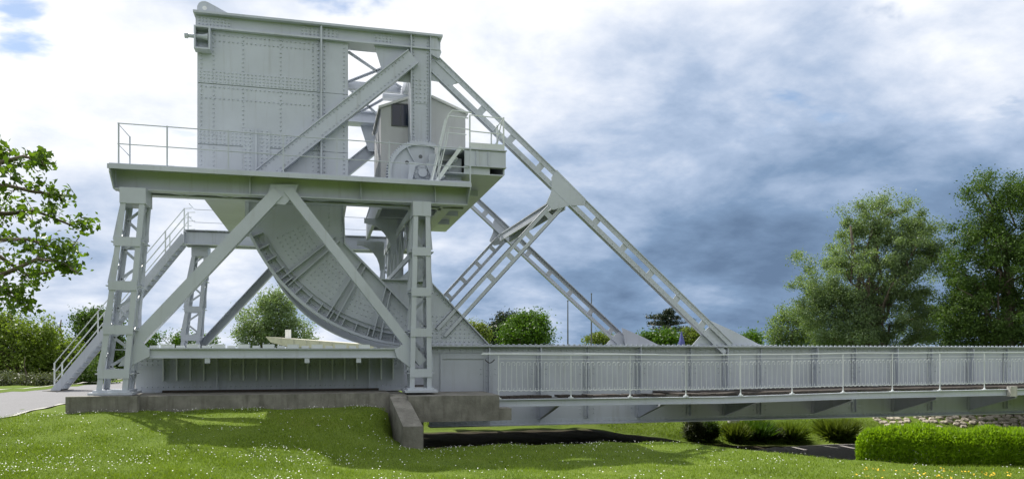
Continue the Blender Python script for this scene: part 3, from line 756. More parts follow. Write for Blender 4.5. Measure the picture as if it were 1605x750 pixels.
    for zr in (7.86, 7.37):
        hr.tube([(-4.72, 21.25, zr), (-4.72, 20.04, zr), (3.80, 20.04, zr - .07)], .013, 6)
    hd = T.part('handrail', hr, 'paint')
    pm = shared('rail_post', MB().box(-.016, .016, -.016, .016, 0, .97), 'paint')
    for u in (186, 262, 358, 444, 528, 610, 688, 737):
        xx = P(u, 250, 20.04).x; T.inst('rail_post', pm, (xx, 20.04, 6.90), hd)
    T.inst('rail_post', pm, (-4.72, 21.25, 6.90), hd)
trestle(True)
MB.mir = True; trestle(False); MB.mir = False
T = Thing('lattice_portal', 'grey lattice cross frame joining the two towers below the machine house', 'frame', (2.5, 25.75, 4.6))
T.part('chord', MB().box(2.34, 2.40, 20.86, 30.64, 6.1, 6.3), 'paint'); T.part('chord', MB().box(2.34, 2.40, 20.86, 30.64, 4.95, 5.1), 'paint')
for i in range(14):
    y0 = 20.95 + i * .69; z0, z1 = (5.1, 6.1) if i % 2 else (6.1, 5.1)
    T.part('lacing_bar', MB().bar((2.37, y0, z0), (2.37, y0 + .69, z1), .09, .02, (1, 0, 0)), 'paint')

# ------------------------------------------------------------------ track girders
def track(near):
    lab = 'riveted track girder with toothed top between the lattice towers, on the plinth beside the lawn' if near else 'riveted track girder with toothed top on the plinth near the staircase'
    T = Thing('track_girder', lab, 'girder', (-1.2, 22.0 if near else MIRROR - 22.0, 1.34))
    wb = T.part('web', MB().box(-4.75, 2.3, 21.98, 22.02, 1.36, 2.40), 'paint')
    T.part('flange', MB().box(-4.80, 2.34, 21.62, 22.38, 2.40, 2.44), 'paint'); T.part('flange', MB().box(-4.80, 2.34, 21.60, 22.40, 1.32, 1.36), 'paint')
    T.part('track_plate', MB().box(-4.2, 2.3, 21.74, 22.26, 2.44, 2.495), 'rail')
    lug = shared('tooth', MB().box(-.14, .14, -.14, .14, 0, .095), 'rail'); lug2 = shared('tooth', MB().box(-.09, .09, -.10, .10, 0, .06), 'rail')
    x = -4.0; k = 0
    while x < 1.2:
        T.inst('tooth', lug if k % 2 else lug2, (x, 20.52, 2.50)); x += .30; k += 1
    sm = shared('stiffener', MB().box(-.018, .018, -.16, 0, 0, .76), 'rail')
    wide = shared('stiffener', MB().box(-.11, .11, -.03, 0, 0, 1.02).box(-.02, .02, -.2, 0, 0, 1.02), 'paint')
    x = -4.05; k = 0
    while x < 2.1:
        if k % 6 == 4: T.inst('stiffener', wide, (x, 21.98, 1.37), wb)
        else: T.inst('stiffener', sm, (x, 21.98, 1.63), wb)
        x += .335; k += 1
    if near:
        rv = MB()
        for z in (2.06, 2.16, 2.30, 1.46): rv.rivets((-4.6, z), (2.2, z), 21.978, .13, .02)
        T.part('rivets', rv, 'paint', wb, kind='stuff')
        T.part('seam_strip', MB().box(-4.7, 2.25, 21.955, 21.98, 1.96, 2.0), 'paint', wb)
track(True)
MB.mir = True; track(False); MB.mir = False
single('timber_sleeper', MB().box(-4.0, 1.55, 21.45, 21.59, 1.342, 1.40), 'wood', 'dark timber baulk lying along the foot of the track girder above the concrete plinth', 'timber')

# ------------------------------------------------------------------ machinery platform, machine house, gear
T = Thing('machinery_platform', 'grey machinery platform with railing, jutting out beneath the inclined chord', 'platform', (4.0, 25.75, 6.4))
mp = T.part('soffit_plate', MB().box(3.16, 4.90, 20.66, 30.84, 7.27, 7.30), 'paint')
T.part('floor_plate', MB().box(3.16, 4.94, 20.62, 30.88, 7.90, 7.93), 'paint')
T.part('edge_beam', MB().box(3.80, 4.96, 20.60, 20.64, 7.50, 7.90).box(3.80, 4.98, 20.56, 20.76, 7.93, 7.96).box(3.80, 4.97, 20.57, 20.74, 7.47, 7.50), 'paint')
T.part('edge_beam', MB().box(3.80, 4.52, 20.66, 20.70, 7.30, 7.48), 'paint')
for x in (4.12, 4.46): T.part('stiffener', MB().box(x, x + .03, 20.56, 20.60, 7.50, 7.90), 'paint')
T.part('edge_beam', MB().box(4.90, 4.94, 20.66, 30.84, 7.30, 7.90), 'paint')
T.part('edge_beam', MB().box(3.80, 4.96, 30.86, 30.90, 7.30, 7.90), 'paint')
for x0, x1 in ((1.62, 1.72), (3.08, 3.16)): T.part('girder', MB().box(x0, x1, 22.6, 28.9, 6.55, 7.30), 'paint')
for yy in (22.7, 24.3, 25.9, 27.4, 28.7): T.part('joist', MB().box(1.72, 3.08, yy, yy + .08, 6.9, 7.3), 'paint')
for yy in (22.7, 24.4, 26.2, 28.0): T.part('joist', MB().box(3.3, 4.6, yy, yy + .12, 7.10, 7.268), 'paint')
T.part('inner_floor', MB().box(1.6, 3.16, 22.5, 29.0, 7.30, 7.36), 'paint')
T.part('step_plate', MB().box(3.2, 4.0, 20.7, 30.7, 6.93, 7.08).box(3.16, 3.24, 20.7, 30.7, 6.36, 6.93), 'paint')
for yy in (21.2, 30.2): T.part('hanger', MB().box(2.9, 3.1, yy, yy + .1, 6.36, 7.9), 'paint')
brk = [(1.3, 6.55)] + [(1.3 + .85 * math.sin(R(a)), 6.4 - .95 * (1 - math.cos(R(a)))) for a in range(0, 91, 15)] + [(2.3, 5.5), (2.3, 6.55)]
for yy in (24.2, 29.2): T.part('curved_bracket', MB().prism(brk, yy, yy + .05), 'paint')
rl = MB()
pz = 7.96
for zr in (8.88, 8.44):
    rl.tube([(3.95, 20.62, zr), (4.90, 20.62, zr - .03), (4.90, 22.2, zr - .03)], .017, 6)
rd = T.part('handrail', rl, 'rail')
for x, yy in ((3.95, 20.62), (4.90, 20.62), (4.90, 21.4), (4.90, 22.2)): T.part('rail_post', MB().box(x - .02, x + .02, yy - .02, yy + .02, pz, 8.88), 'rail', rd)
T.part('toe_board', MB().box(3.95, 4.92, 20.585, 20.60, 7.97, 8.12), 'rail', rd)
T.part('rail_brace', MB().bar((4.88, 20.66, 8.85), (4.86, 21.9, 7.98), .025, .025), 'rail', rd)
# short ladder stair from the trestle platform up to it
T = Thing('access_ladder', 'short steep ladder with pipe handrails beside the drive gear', 'ladder', (3.3, 20.5, 6.9))
for yy in (20.35, 20.85):
    T.part('stringer', MB().bar((2.98, yy, 6.92), (3.66, yy, 7.92), .10, .03), 'rail')
    T.part('handrail', MB().tube([(2.86, yy, 6.92), (3.0, yy, 7.45), (3.30, yy, 8.75), (3.42, yy, 8.88), (3.95, yy, 8.86)], .02, 6).tube([(3.05, yy, 7.15), (3.28, yy, 8.1), (3.33, yy, 8.42), (3.9, yy, 8.4)], .016, 6), 'rail')
for i in range(4): T.part('tread', MB().box(3.05 + .17 * i, 3.23 + .17 * i, 20.366, 20.834, 7.10 + .25 * i, 7.125 + .25 * i), 'rail')
T = Thing('gear_housing', 'grey bolted gearbox standing at the end of the trestle platform', 'gearbox', (3.6, 20.9, 6.9))
T.part('casing', MB().prism([(3.25, 6.9), (3.25, 7.45), (3.45, 7.75), (3.78, 7.75), (3.78, 6.9)], 20.95, 21.2), 'paint')
T.part('bolt_plate', MB().box(3.33, 3.70, 20.93, 20.95, 6.98, 7.32), 'paint')
bm = shared('bolt', MB().tube([(0, 0, 0), (0, -.03, 0)], .03, 6), 'paint')
for x in (3.40, 3.63):
    for z in (7.05, 7.15, 7.25): T.inst('bolt', bm, (x, 20.93, z))
T.part('casing', MB().box(3.08, 3.62, 21.25, 21.62, 7.75, 8.15), 'paint_clean')
# machine house
T = Thing('machine_house', 'pale panelled machine house with shallow gable roof and dark window high on the bridge', 'cabin', (2.95, 24.8, 7.36))
x0, x1, y0, y1 = 1.69, 4.20, 22.62, 25.4
zl, za2, zr_ = 9.50, 9.92, 9.52
T.part('front_wall', MB().prism([(x0, 7.36), (x0, zl), (2.75, za2), (3.2, za2 - .02), (x1, zr_), (x1, 7.36)], y0, y0 + .05), 'paint_clean')
T.part('rear_wall', MB().prism([(x0, 7.36), (x0, zl), (2.75, za2), (3.2, za2 - .02), (x1, zr_), (x1, 7.36)], y1 - .05, y1), 'paint_clean')
for i in range(6):
    yy = y0 + .055 + i * (y1 - y0 - .11) / 6
    T.part('side_board', MB().box(x0 + (.006 if i % 2 else 0), x0 + .05, yy, yy + (y1 - y0 - .11) / 6 - .008, 7.36, zl - .01), 'paint_clean')
T.part('side_wall', MB().box(x1 - .05, x1, y0 + .051, y1 - .051, 7.36, zr_ - .01), 'paint_clean')
T.part('roof', MB().prism([(x0 - .07, zl - .02), (2.75, za2 + .01), (3.2, za2 - .01), (x1 + .07, zr_ - .02), (x1 + .07, zr_ + .05), (3.2, za2 + .06), (2.75, za2 + .08), (x0 - .07, zl + .05)], y0 - .08, y1 + .08), 'white')
wx0, wz0 = XZ(615, 196, y0); wx1, wz1 = XZ(640, 165, y0)
wn = T.part('window', MB().box(wx0, wx1, y0 - .012, y0 - .002, wz0, wz1), 'glass')
T.part('window_frame', MB().box(wx0 - .03, wx1 + .03, y0 - .03, y0 - .013, wz0 - .03, wz0).box(wx0 - .03, wx1 + .03, y0 - .03, y0 - .013, wz1, wz1 + .03).box(wx0 - .03, wx0, y0 - .03, y0 - .013, wz0, wz1).box(wx1, wx1 + .03, y0 - .03, y0 - .013, wz0, wz1).box((wx0 + wx1) / 2 - .012, (wx0 + wx1) / 2 + .012, y0 - .025, y0 - .013, wz0, wz1), 'mast', wn)
T.part('roof_vent', MB().box(2.25, 2.45, 24.6, 24.8, 9.7, 10.45).tube([(1.9, 24.6, 10.5), (2.9, 24.6, 10.5)], .12, 10), 'paint')
# drive gear
T = Thing('drive_gear', 'large grey toothed drive gear with hub bearing in front of the machine house', 'gear', (2.72, 21.45, 6.9))
GC = (2.72, 7.34); GR = .93
def circ(r, n, c=GC): return [(c[0] + r * math.cos(2 * math.pi * k / n), c[1] + r * math.sin(2 * math.pi * k / n)) for k in range(n)]
T.part('disc', MB().prism(circ(GR - .06, 40), 21.42, 21.46), 'paint')
rm = MB()
for k in range(40):
    a0, a1 = 2 * math.pi * k / 40, 2 * math.pi * (k + 1) / 40
    q = [(GC[0] + r * math.cos(a), GC[1] + r * math.sin(a)) for a, r in ((a0, GR), (a1, GR), (a1, GR - .09), (a0, GR - .09))]
    rm.add([(x, yy, z) for yy in (21.34, 21.54) for x, z in q], [(0, 1, 2, 3), (7, 6, 5, 4), (0, 4, 5, 1), (3, 2, 6, 7)])
T.part('rim', rm, 'paint')
th = MB()
for k in range(76):
    a = 2 * math.pi * k / 76
    p = Vector((GC[0] + (GR - .005) * math.cos(a), 21.44, GC[1] + (GR - .005) * math.sin(a))); q = p + Vector((math.cos(a), 0, math.sin(a))) * .05
    th.bar(p, q, .035, .19)
T.part('teeth', th, 'paint', kind='stuff')
for a in (58, 118, 200, 340):
    d = Vector((math.cos(R(a)), 0, math.sin(R(a)))); c = Vector((GC[0], 21.39, GC[1])); T.part('spoke', MB().bar(c + d * .2, c + d * .85, .035, .07), 'paint')
for a in (40, 92, 140): T.part('hole', MB().prism(circ(.055, 12, (GC[0] + .52 * math.cos(R(a)), GC[1] + .52 * math.sin(R(a)))), 21.414, 21.42), 'mast')
hb = T.part('hub', MB().tube([(GC[0], 21.42, GC[1]), (GC[0], 21.2, GC[1]), (GC[0], 21.19, GC[1]), (GC[0], 21.08, GC[1])], [.23, .23, .12, .12], 14), 'paint')
for k in range(8): T.inst('bolt', bm, (GC[0] + .17 * math.cos(k * .785), 21.2, GC[1] + .17 * math.sin(k * .785)), hb)
T.part('bearing_bracket', MB().prism([(2.38, 6.90), (2.52, 7.5), (2.62, 7.55), (2.62, 7.62), (2.36, 7.62), (2.36, 7.55), (2.28, 6.9)], 21.1, 21.17), 'paint')
T.part('bearing_bracket', MB().prism([(3.08, 6.90), (2.88, 7.42), (2.82, 7.55), (2.82, 7.62), (3.06, 7.62), (3.06, 7.5), (3.2, 6.9)], 21.1, 21.17), 'paint')

# ------------------------------------------------------------------ staircase
T = Thing('metal_staircase', 'long grey open steel staircase with tube handrails climbing to the far platform', 'staircase', (-9.3, 31.4, .92))
sa, sb = Vector((-9.42, 31.0, .94)), Vector((-5.0, 31.0, 6.78))
for yy in (31.0, 31.85):
    T.part('stringer', MB().bar((sa.x, yy, sa.z), (sb.x, yy, sb.z), .26, .05), 'paint')
tm = shared('tread', MB().box(-.13, .13, -.39, .39, -.018, .018), 'paint')
for i in range(30):
    t = (i + .6) / 30; T.inst('tread', tm, (sa.x + (sb.x - sa.x) * t, 31.425, sa.z + (sb.z - sa.z) * t))
T.part('foot_block', MB().box(-9.75, -9.05, 30.85, 32.0, .6, 1.0), 'concrete')
dv = (sb - sa).normalized()
for yy in (31.0, 31.85):
    h_ = MB()
    for up in (1.02, .68, .36):
        h_.tube([(sa.x, yy, sa.z + up), (sb.x, yy, sb.z + up), (sb.x + .25, yy, sb.z + up + .02)], .018, 6)
    hd = T.part('handrail', h_, 'rail')
    for t in (.005, .33, .62, .85, .999):
        x, z = sa.x + (sb.x - sa.x) * t, sa.z + (sb.z - sa.z) * t
        T.part('rail_post', MB().box(x - .022, x + .022, yy - .022, yy + .022, z, z + 1.04), 'rail', hd)

# ------------------------------------------------------------------ foliage tools
def leaves(rng, centres, sigma, per, size, flat=0.3, shape=.55, drop=0.0):
    """diamond leaves scattered round clump centres -> vertices, quads"""
    C = np.repeat(np.asarray(centres), per, axis=0); n = len(C)
    sg = np.asarray(sigma); sg = np.repeat(sg, per)[:, None] if sg.ndim else sg
    p = C + rng.normal(size=(n, 3)) * sg * np.array([1, 1, .8])
    a = rng.normal(size=(n, 3)); a[:, 2] -= drop; a /= np.linalg.norm(a, axis=1)[:, None]
    nrm = rng.normal(size=(n, 3)); nrm[:, 2] += flat * 3; b = np.cross(nrm, a); b /= np.linalg.norm(b, axis=1)[:, None] + 1e-9
    s = (size * rng.uniform(.6, 1.3, n))[:, None]
    c = np.cross(a, b) * s * .12
    V = np.stack([p - a * s * .5, p + b * s * shape * .5 + c, p + a * s * .5, p - b * s * shape * .5 + c], 1).reshape(-1, 3)
    return V, np.arange(n * 4).reshape(-1, 4)
def crown_points(rng, blobs, n, shell=.45):
    rad = np.array([b[1] for b in blobs], float); cen = np.array([b[0] for b in blobs], float)
    w = (rad.prod(1)) ** (2 / 3); k = rng.choice(len(blobs), n, p=w / w.sum())
    d = rng.normal(size=(n, 3)); d /= np.linalg.norm(d, axis=1)[:, None]
    r = (shell + (1 - shell) * rng.random(n) ** .7)[:, None] * rng.uniform(.85, 1.12, n)[:, None]
    return cen[k] + d * r * rad[k]
def branch(mb, rng, p, q, r0, r1, wob=.12, seg=5, n=6):
    p, q = Vector(p), Vector(q); L_ = (q - p).length; pts = []
    for i in range(seg + 1):
        t = i / seg; o = Vector(rng.normal(size=3)) * (wob * L_ * .3 * math.sin(math.pi * t))
        pts.append(p.lerp(q, t) + o + Vector((0, 0, .10 * L_ * math.sin(math.pi * t))))
    mb.tube(pts, [r0 + (r1 - r0) * i / seg for i in range(seg + 1)], n); return pts
def tree(name, label, base, height_, blobs, mat, n_clump, per, sigma, leaf, seed, trunk_r=.25, limbs=14, cat='tree', group=None, drop=0.0, trunks=1, shell=.45, flat=.3):
    rng = np.random.default_rng(seed)
    T = Thing(name, label, cat, base, group)
    cen = crown_points(rng, blobs, n_clump, shell)
    cen[:, 2] = np.maximum(cen[:, 2], base[2] + .25)
    tb = MB(); b = Vector(base)
    mid = Vector(np.mean([x[0] for x in blobs], axis=0))
    for k in range(trunks):
        lean = Vector((rng.normal() * .5, rng.normal() * .3, 0)) * (k > 0) * (1.5 if trunks > 1 else 0)
        top = Vector((b.x * .4 + mid.x * .6, b.y * .4 + mid.y * .6, b.z + height_ * .8)) + lean * 2
        tp = branch(tb, rng, b - Vector((0, 0, .3)), top, trunk_r * (1 - .25 * k), trunk_r * .15, .10, 8, 8)
        for j in range(limbs // trunks):
            q = Vector(cen[rng.integers(len(cen))]); i = int(np.clip(((q.z - b.z) / height_) * 6 - 1, 1, 6))
            lp = branch(tb, rng, tp[i], q, trunk_r * .32, trunk_r * .06, .22, 5, 5)
            for s_ in range(2):
                q2 = Vector(cen[np.argmin(np.linalg.norm(cen - np.array(q) - rng.normal(size=3) * .9, axis=1))])
                branch(tb, rng, lp[2 + s_], q2, trunk_r * .13, trunk_r * .03, .2, 4, 4)
    T.part('trunk', tb, 'bark', smooth=True)
    V, Q = leaves(rng, cen, np.full(len(cen), sigma) * rng.uniform(.6, 1.4, len(cen)), per, leaf, flat, drop=drop)
    V = V - np.array(base)
    me_ = np_mesh('crown', V, Q, mat); o = bpy.data.objects.new('crown', me_); COL.objects.link(o); o.parent = T.o
    return T
def px_blob(u, v, t, ru, rv, depth=None):
    """ellipsoid whose outline fills ru x rv photo pixels round (u, v) at depth t"""
    c = D(u, v, t); rx, rz = ru * t / F, rv * t / F
    return (tuple(c), (rx, depth or rx * .9, rz))
def base_at(u, t):
    p = D(u, 560, t); return (p.x, p.y, ground_z(p.x, p.y))

# ------------------------------------------------------------------ trees beyond the bridge
t = 46
tree('willow_tree', 'large grey-green willow with several stems behind the girder span', base_at(1372, t), 11.5,
     [px_blob(1375, 420, t, 88, 95), px_blob(1310, 440, t, 72, 62), px_blob(1440, 425, t, 52, 75), px_blob(1390, 345, t, 52, 46), px_blob(1275, 490, t, 45, 50), px_blob(1345, 350, t, 34, 34), px_blob(1445, 365, t, 40, 40), px_blob(1400, 505, t, 95, 45), px_blob(1310, 505, t, 60, 45), px_blob(1340, 530, t, 80, 30), px_blob(1450, 510, t, 50, 45)],
     'leaf_willow', 560, 260, .25, .115, 11, .32, 36, trunks=3, shell=.4, drop=.2)
tree('weeping_birch', 'small drooping pale tree at the edge of the big willow', base_at(1236, 50), 5.2,
     [px_blob(1238, 515, 50, 32, 36), px_blob(1262, 525, 50, 25, 26), px_blob(1215, 530, 50, 14, 18)], 'leaf_willow', 110, 70, .28, .15, 12, .12, 12, drop=1.0)
t = 41
tree('alder_tree', 'tall dark green glossy tree beside the grey-green willow', base_at(1580, t), 12.5,
     [px_blob(1575, 420, t, 92, 92), px_blob(1545, 320, t, 38, 55), px_blob(1600, 340, t, 62, 62), px_blob(1535, 390, t, 52, 58), px_blob(1512, 470, t, 44, 60), px_blob(1640, 430, t, 90, 90), px_blob(1580, 500, t, 105, 55), px_blob(1600, 300, t, 26, 36), px_blob(1520, 525, t, 50, 35), px_blob(1580, 530, t, 60, 35)],
     'leaf_dark', 480, 250, .24, .12, 13, .34, 30, shell=.45)
tree('maple_tree', 'round bright green maple standing behind the span beside a dark pine', base_at(828, 72), 6.5,
     [px_blob(826, 520, 72, 40, 30), px_blob(832, 503, 72, 26, 17), px_blob(805, 528, 72, 22, 22), px_blob(850, 524, 72, 20, 24)], 'leaf_maple', 190, 70, .36, .24, 14, .25, 10)
tree('pine_tree', 'dark blue-green pine partly hidden by the bright green maple', base_at(788, 92), 8,
     [px_blob(790, 512, 92, 22, 20), px_blob(775, 528, 92, 22, 14), px_blob(800, 503, 92, 14, 11)], 'leaf_cedar', 120, 70, .38, .30, 15, .25, 10)
tree('ash_tree', 'small yellow-green tree peeping over the sloping heel plate', base_at(752, 80), 5,
     [px_blob(752, 520, 80, 16, 17), px_blob(742, 514, 80, 10, 10)], 'leaf_pale', 50, 60, .32, .24, 16, .16, 6)
tree('ash_tree', 'faint pale yellow-green tree between the two thin masts', base_at(945, 150), 5,
     [px_blob(945, 530, 150, 20, 9), px_blob(925, 533, 150, 14, 6)], 'leaf_pale', 50, 60, .5, .4, 17, .2, 6)
tree('maple_tree', 'bushy light green tree under the flat-topped cedar', base_at(1036, 66), 4.6,
     [px_blob(1036, 531, 66, 30, 11), px_blob(1018, 532, 66, 15, 11), px_blob(1044, 526, 66, 14, 8)], 'leaf_maple', 100, 70, .28, .22, 18, .18, 8)
tree('ash_tree', 'small yellowish tree beside the foot of the inclined chord', base_at(1086, 66), 4.2,
     [px_blob(1084, 527, 66, 15, 13), px_blob(1074, 532, 66, 10, 8)], 'leaf_pale', 50, 60, .25, .2, 19, .14, 6)
tree('maple_tree', 'low green treetop showing past the chord foot plate', base_at(1178, 78), 4.2,
     [px_blob(1178, 531, 78, 17, 11), px_blob(1160, 535, 78, 9, 7)], 'leaf_maple', 45, 60, .3, .24, 20, .16, 6)
# layered cedar
rng = np.random.default_rng(21); tc_ = 84
T = Thing('cedar_tree', 'dark flat-layered cedar rising above a bushy light green tree', 'tree', base_at(1045, tc_))
tb = MB(); b = Vector(T.loc); topz = D(1040, 492, tc_).z
tb.tube([b, (b.x, b.y, topz)], [.35, .08], 8)
cen = []
for k, (v, hw, du) in enumerate(((490, 12, 4), (497, 28, -5), (506, 40, 5), (516, 46, -4), (527, 46, 6))):
    zc = D(1040, v, tc_).z
    for s_ in range(9):
        a = rng.uniform(0, 6.28); r_ = hw * tc_ / F * rng.uniform(.35, 1.05); c = Vector((b.x + du * tc_ / F + r_ * math.cos(a), b.y + r_ * math.sin(a), zc + rng.normal() * .10))
        tb.tube([(b.x, b.y, zc - .3), c], [.09, .03], 4)
        for j in range(4): cen.append(Vector((b.x, b.y, zc)).lerp(c, .35 + .22 * j) + Vector((0, 0, .08)))
T.part('trunk', tb, 'bark')
V, Q = leaves(rng, np.array([tuple(c) for c in cen]) * np.array([1, 1, 1.0]), .17, 40, .20, .8); me_ = np_mesh('crown', V - np.array(T.loc), Q, 'leaf_cedar')
o = bpy.data.objects.new('crown', me_); COL.objects.link(o); o.parent = T.o
# tree seen under the segment girder
tree('willow_tree', 'grey-green tree seen beneath the curved segment girder', base_at(412, 74), 7,
     [px_blob(415, 505, 74, 42, 42), px_blob(395, 525, 74, 32, 26), px_blob(440, 500, 74, 32, 42), px_blob(470, 525, 74, 30, 26), px_blob(428, 472, 74, 24, 22)], 'leaf_willow', 260, 90, .36, .20, 23, .22, 14)
tree('ash_tree', 'small green treetop between the lattice tower and the slanting strut', base_at(268, 75), 4.4,
     [px_blob(290, 533, 75, 22, 14), px_blob(240, 533, 75, 14, 12), px_blob(328, 532, 75, 15, 12)], 'leaf_maple', 60, 60, .3, .22, 24, .15, 6)
# hedgerow on the left
tree('hawthorn_tree', 'bushy yellow-green hawthorn beside the drive', base_at(25, 38), 4.4,
     [px_blob(22, 555, 38, 55, 50), px_blob(55, 530, 38, 34, 34), px_blob(-30, 545, 38, 55, 60), px_blob(5, 520, 38, 30, 26)], 'leaf_mixed', 260, 80, .24, .15, 25, .18, 14)
tree('hawthorn_tree', 'leafy hawthorn right behind the bottom flight of the staircase', base_at(96, 40), 4.0,
     [px_blob(95, 565, 40, 40, 45), px_blob(118, 590, 40, 40, 35), px_blob(75, 575, 40, 30, 40)], 'leaf_mixed', 220, 80, .24, .15, 26, .16, 12)
tree('elder_tree', 'darker green elder rising behind the staircase handrail', base_at(152, 43), 5.0,
     [px_blob(150, 530, 43, 36, 46), px_blob(168, 560, 43, 36, 50), px_blob(138, 505, 43, 18, 20), px_blob(160, 505, 43, 22, 18)], 'leaf_dark', 240, 80, .26, .16, 27, .18, 12)
tree('bramble_bush', 'low sprawling bramble bush along the kerb of the drive', base_at(40, 34), 1.6,
     [px_blob(40, 606, 34, 40, 16), px_blob(-10, 608, 34, 40, 18), px_blob(85, 610, 34, 22, 14)], 'leaf_bush', 130, 70, .17, .10, 28, .05, 8, cat='bush')
tree('bramble_bush', 'leafy undergrowth bush below the open stair treads', base_at(125, 35.5), 1.6,
     [px_blob(125, 600, 35.5, 30, 22), px_blob(150, 590, 35.5, 26, 30)], 'leaf_dark', 110, 70, .17, .10, 29, .05, 8, cat='bush')

# ------------------------------------------------------------------ unseen trees added behind the camera to block low sky light
rng = np.random.default_rng(33)
ang_ = np.linspace(R(-158), R(-22), 46); bl = []
for a_ in ang_:
    r_ = 40 + rng.uniform(-5, 5); c_ = (r_ * math.cos(a_) + 2, 8 + r_ * math.sin(a_), rng.uniform(4.5, 6.5)); bl.append((c_, (4.2, 3.0, rng.uniform(5.5, 7.5))))
V, Q = leaves(rng, crown_points(rng, bl, 2400, .3), .9, 14, .75, .2, .7)
me_ = np_mesh('sky_blocker_trees', V, Q, 'leaf_dark'); o = bpy.data.objects.new('sky_blocker_trees', me_); COL.objects.link(o)
o['kind'] = 'stuff'; o['label'] = 'added out-of-view dark leafy trees blocking low sky light behind the camera'; o['category'] = 'wood'

# ------------------------------------------------------------------ near tree whose boughs reach into the picture
def near_tree():
    rng = np.random.default_rng(31); tn = 9.6
    b0 = D(-210, 560, tn); base = (b0.x, b0.y, ground_z(b0.x, b0.y))
    T = Thing('apple_tree', 'leafy tree with glossy green leaves reaching a bough over the drive', 'tree', base)
    tb = MB(); tr = [base, D(-205, 520, tn), D(-190, 430, tn), D(-175, 330, tn), D(-170, 200, tn + .2)]
    tb.tube([Vector(base) - Vector((0, 0, .3))] + tr[1:], [.17, .15, .12, .09, .05], 8)
    tips = []
    boughs = [((-190, 430), (-80, 385), (0, 402), (45, 432), (85, 425), (125, 370)), ((-185, 400), (-60, 330), (10, 335), (55, 330), (110, 352), (138, 350)),
              ((-178, 350), (-70, 280), (0, 255), (38, 245), (65, 252), (72, 262)), ((-190, 440), (-80, 450), (0, 432), (60, 405), (100, 412), (122, 428)),
              ((-190, 450), (-90, 470), (-10, 440), (10, 460), (30, 472), (48, 487)), ((-180, 360), (-80, 310), (10, 290), (50, 300), (90, 305), (102, 315)),
              ((-170, 250), (-90, 220), (-30, 225), (0, 232), (6, 240)), ((-190, 420), (-60, 405), (0, 375), (45, 375), (90, 390), (110, 395))]
    for bi, bo in enumerate(boughs):
        dd = rng.uniform(-.5, .5); pts = [D(u, v, tn + dd * (i / 3) ** 1) for i, (u, v) in enumerate(bo)]
        tb.tube(pts, list(np.linspace(.045, .006, len(pts))), 6)
        for i in range(2, len(pts)):
            for s_ in range(5):
                f = rng.random(); p = pts[i - 1].lerp(pts[i], f); q = p + Vector(rng.normal(size=3) * np.array([.10, .16, .08]) * (1.25 if i < len(pts) - 1 else .5))
                tb.tube([p, p.lerp(q, .5) + Vector(rng.normal(size=3) * .01), q], [.007, .005, .003], 4); tips += [tuple(q), tuple(p.lerp(q, .6))]
    T.part('trunk', tb, 'bark', smooth=True)
    cen = np.array(tips)
    V, Q = leaves(rng, cen, .060, 9, .082, .25, .62)
    # the rest of the crown stands beside the picture
    bl = [px_blob(-190, 300, tn, 120, 130), px_blob(-120, 370, tn, 70, 90), px_blob(-260, 360, tn, 120, 110)]
    V2, Q2 = leaves(rng, crown_points(rng, bl, 260, .3), .10, 14, .085, .25, .62)
    V = np.concatenate([V, V2]); Q = np.arange(len(V)).reshape(-1, 4)
    me_ = np_mesh('crown', V - np.array(base), Q, 'leaf_near'); o = bpy.data.objects.new('crown', me_); COL.objects.link(o); o.parent = T.o
near_tree()

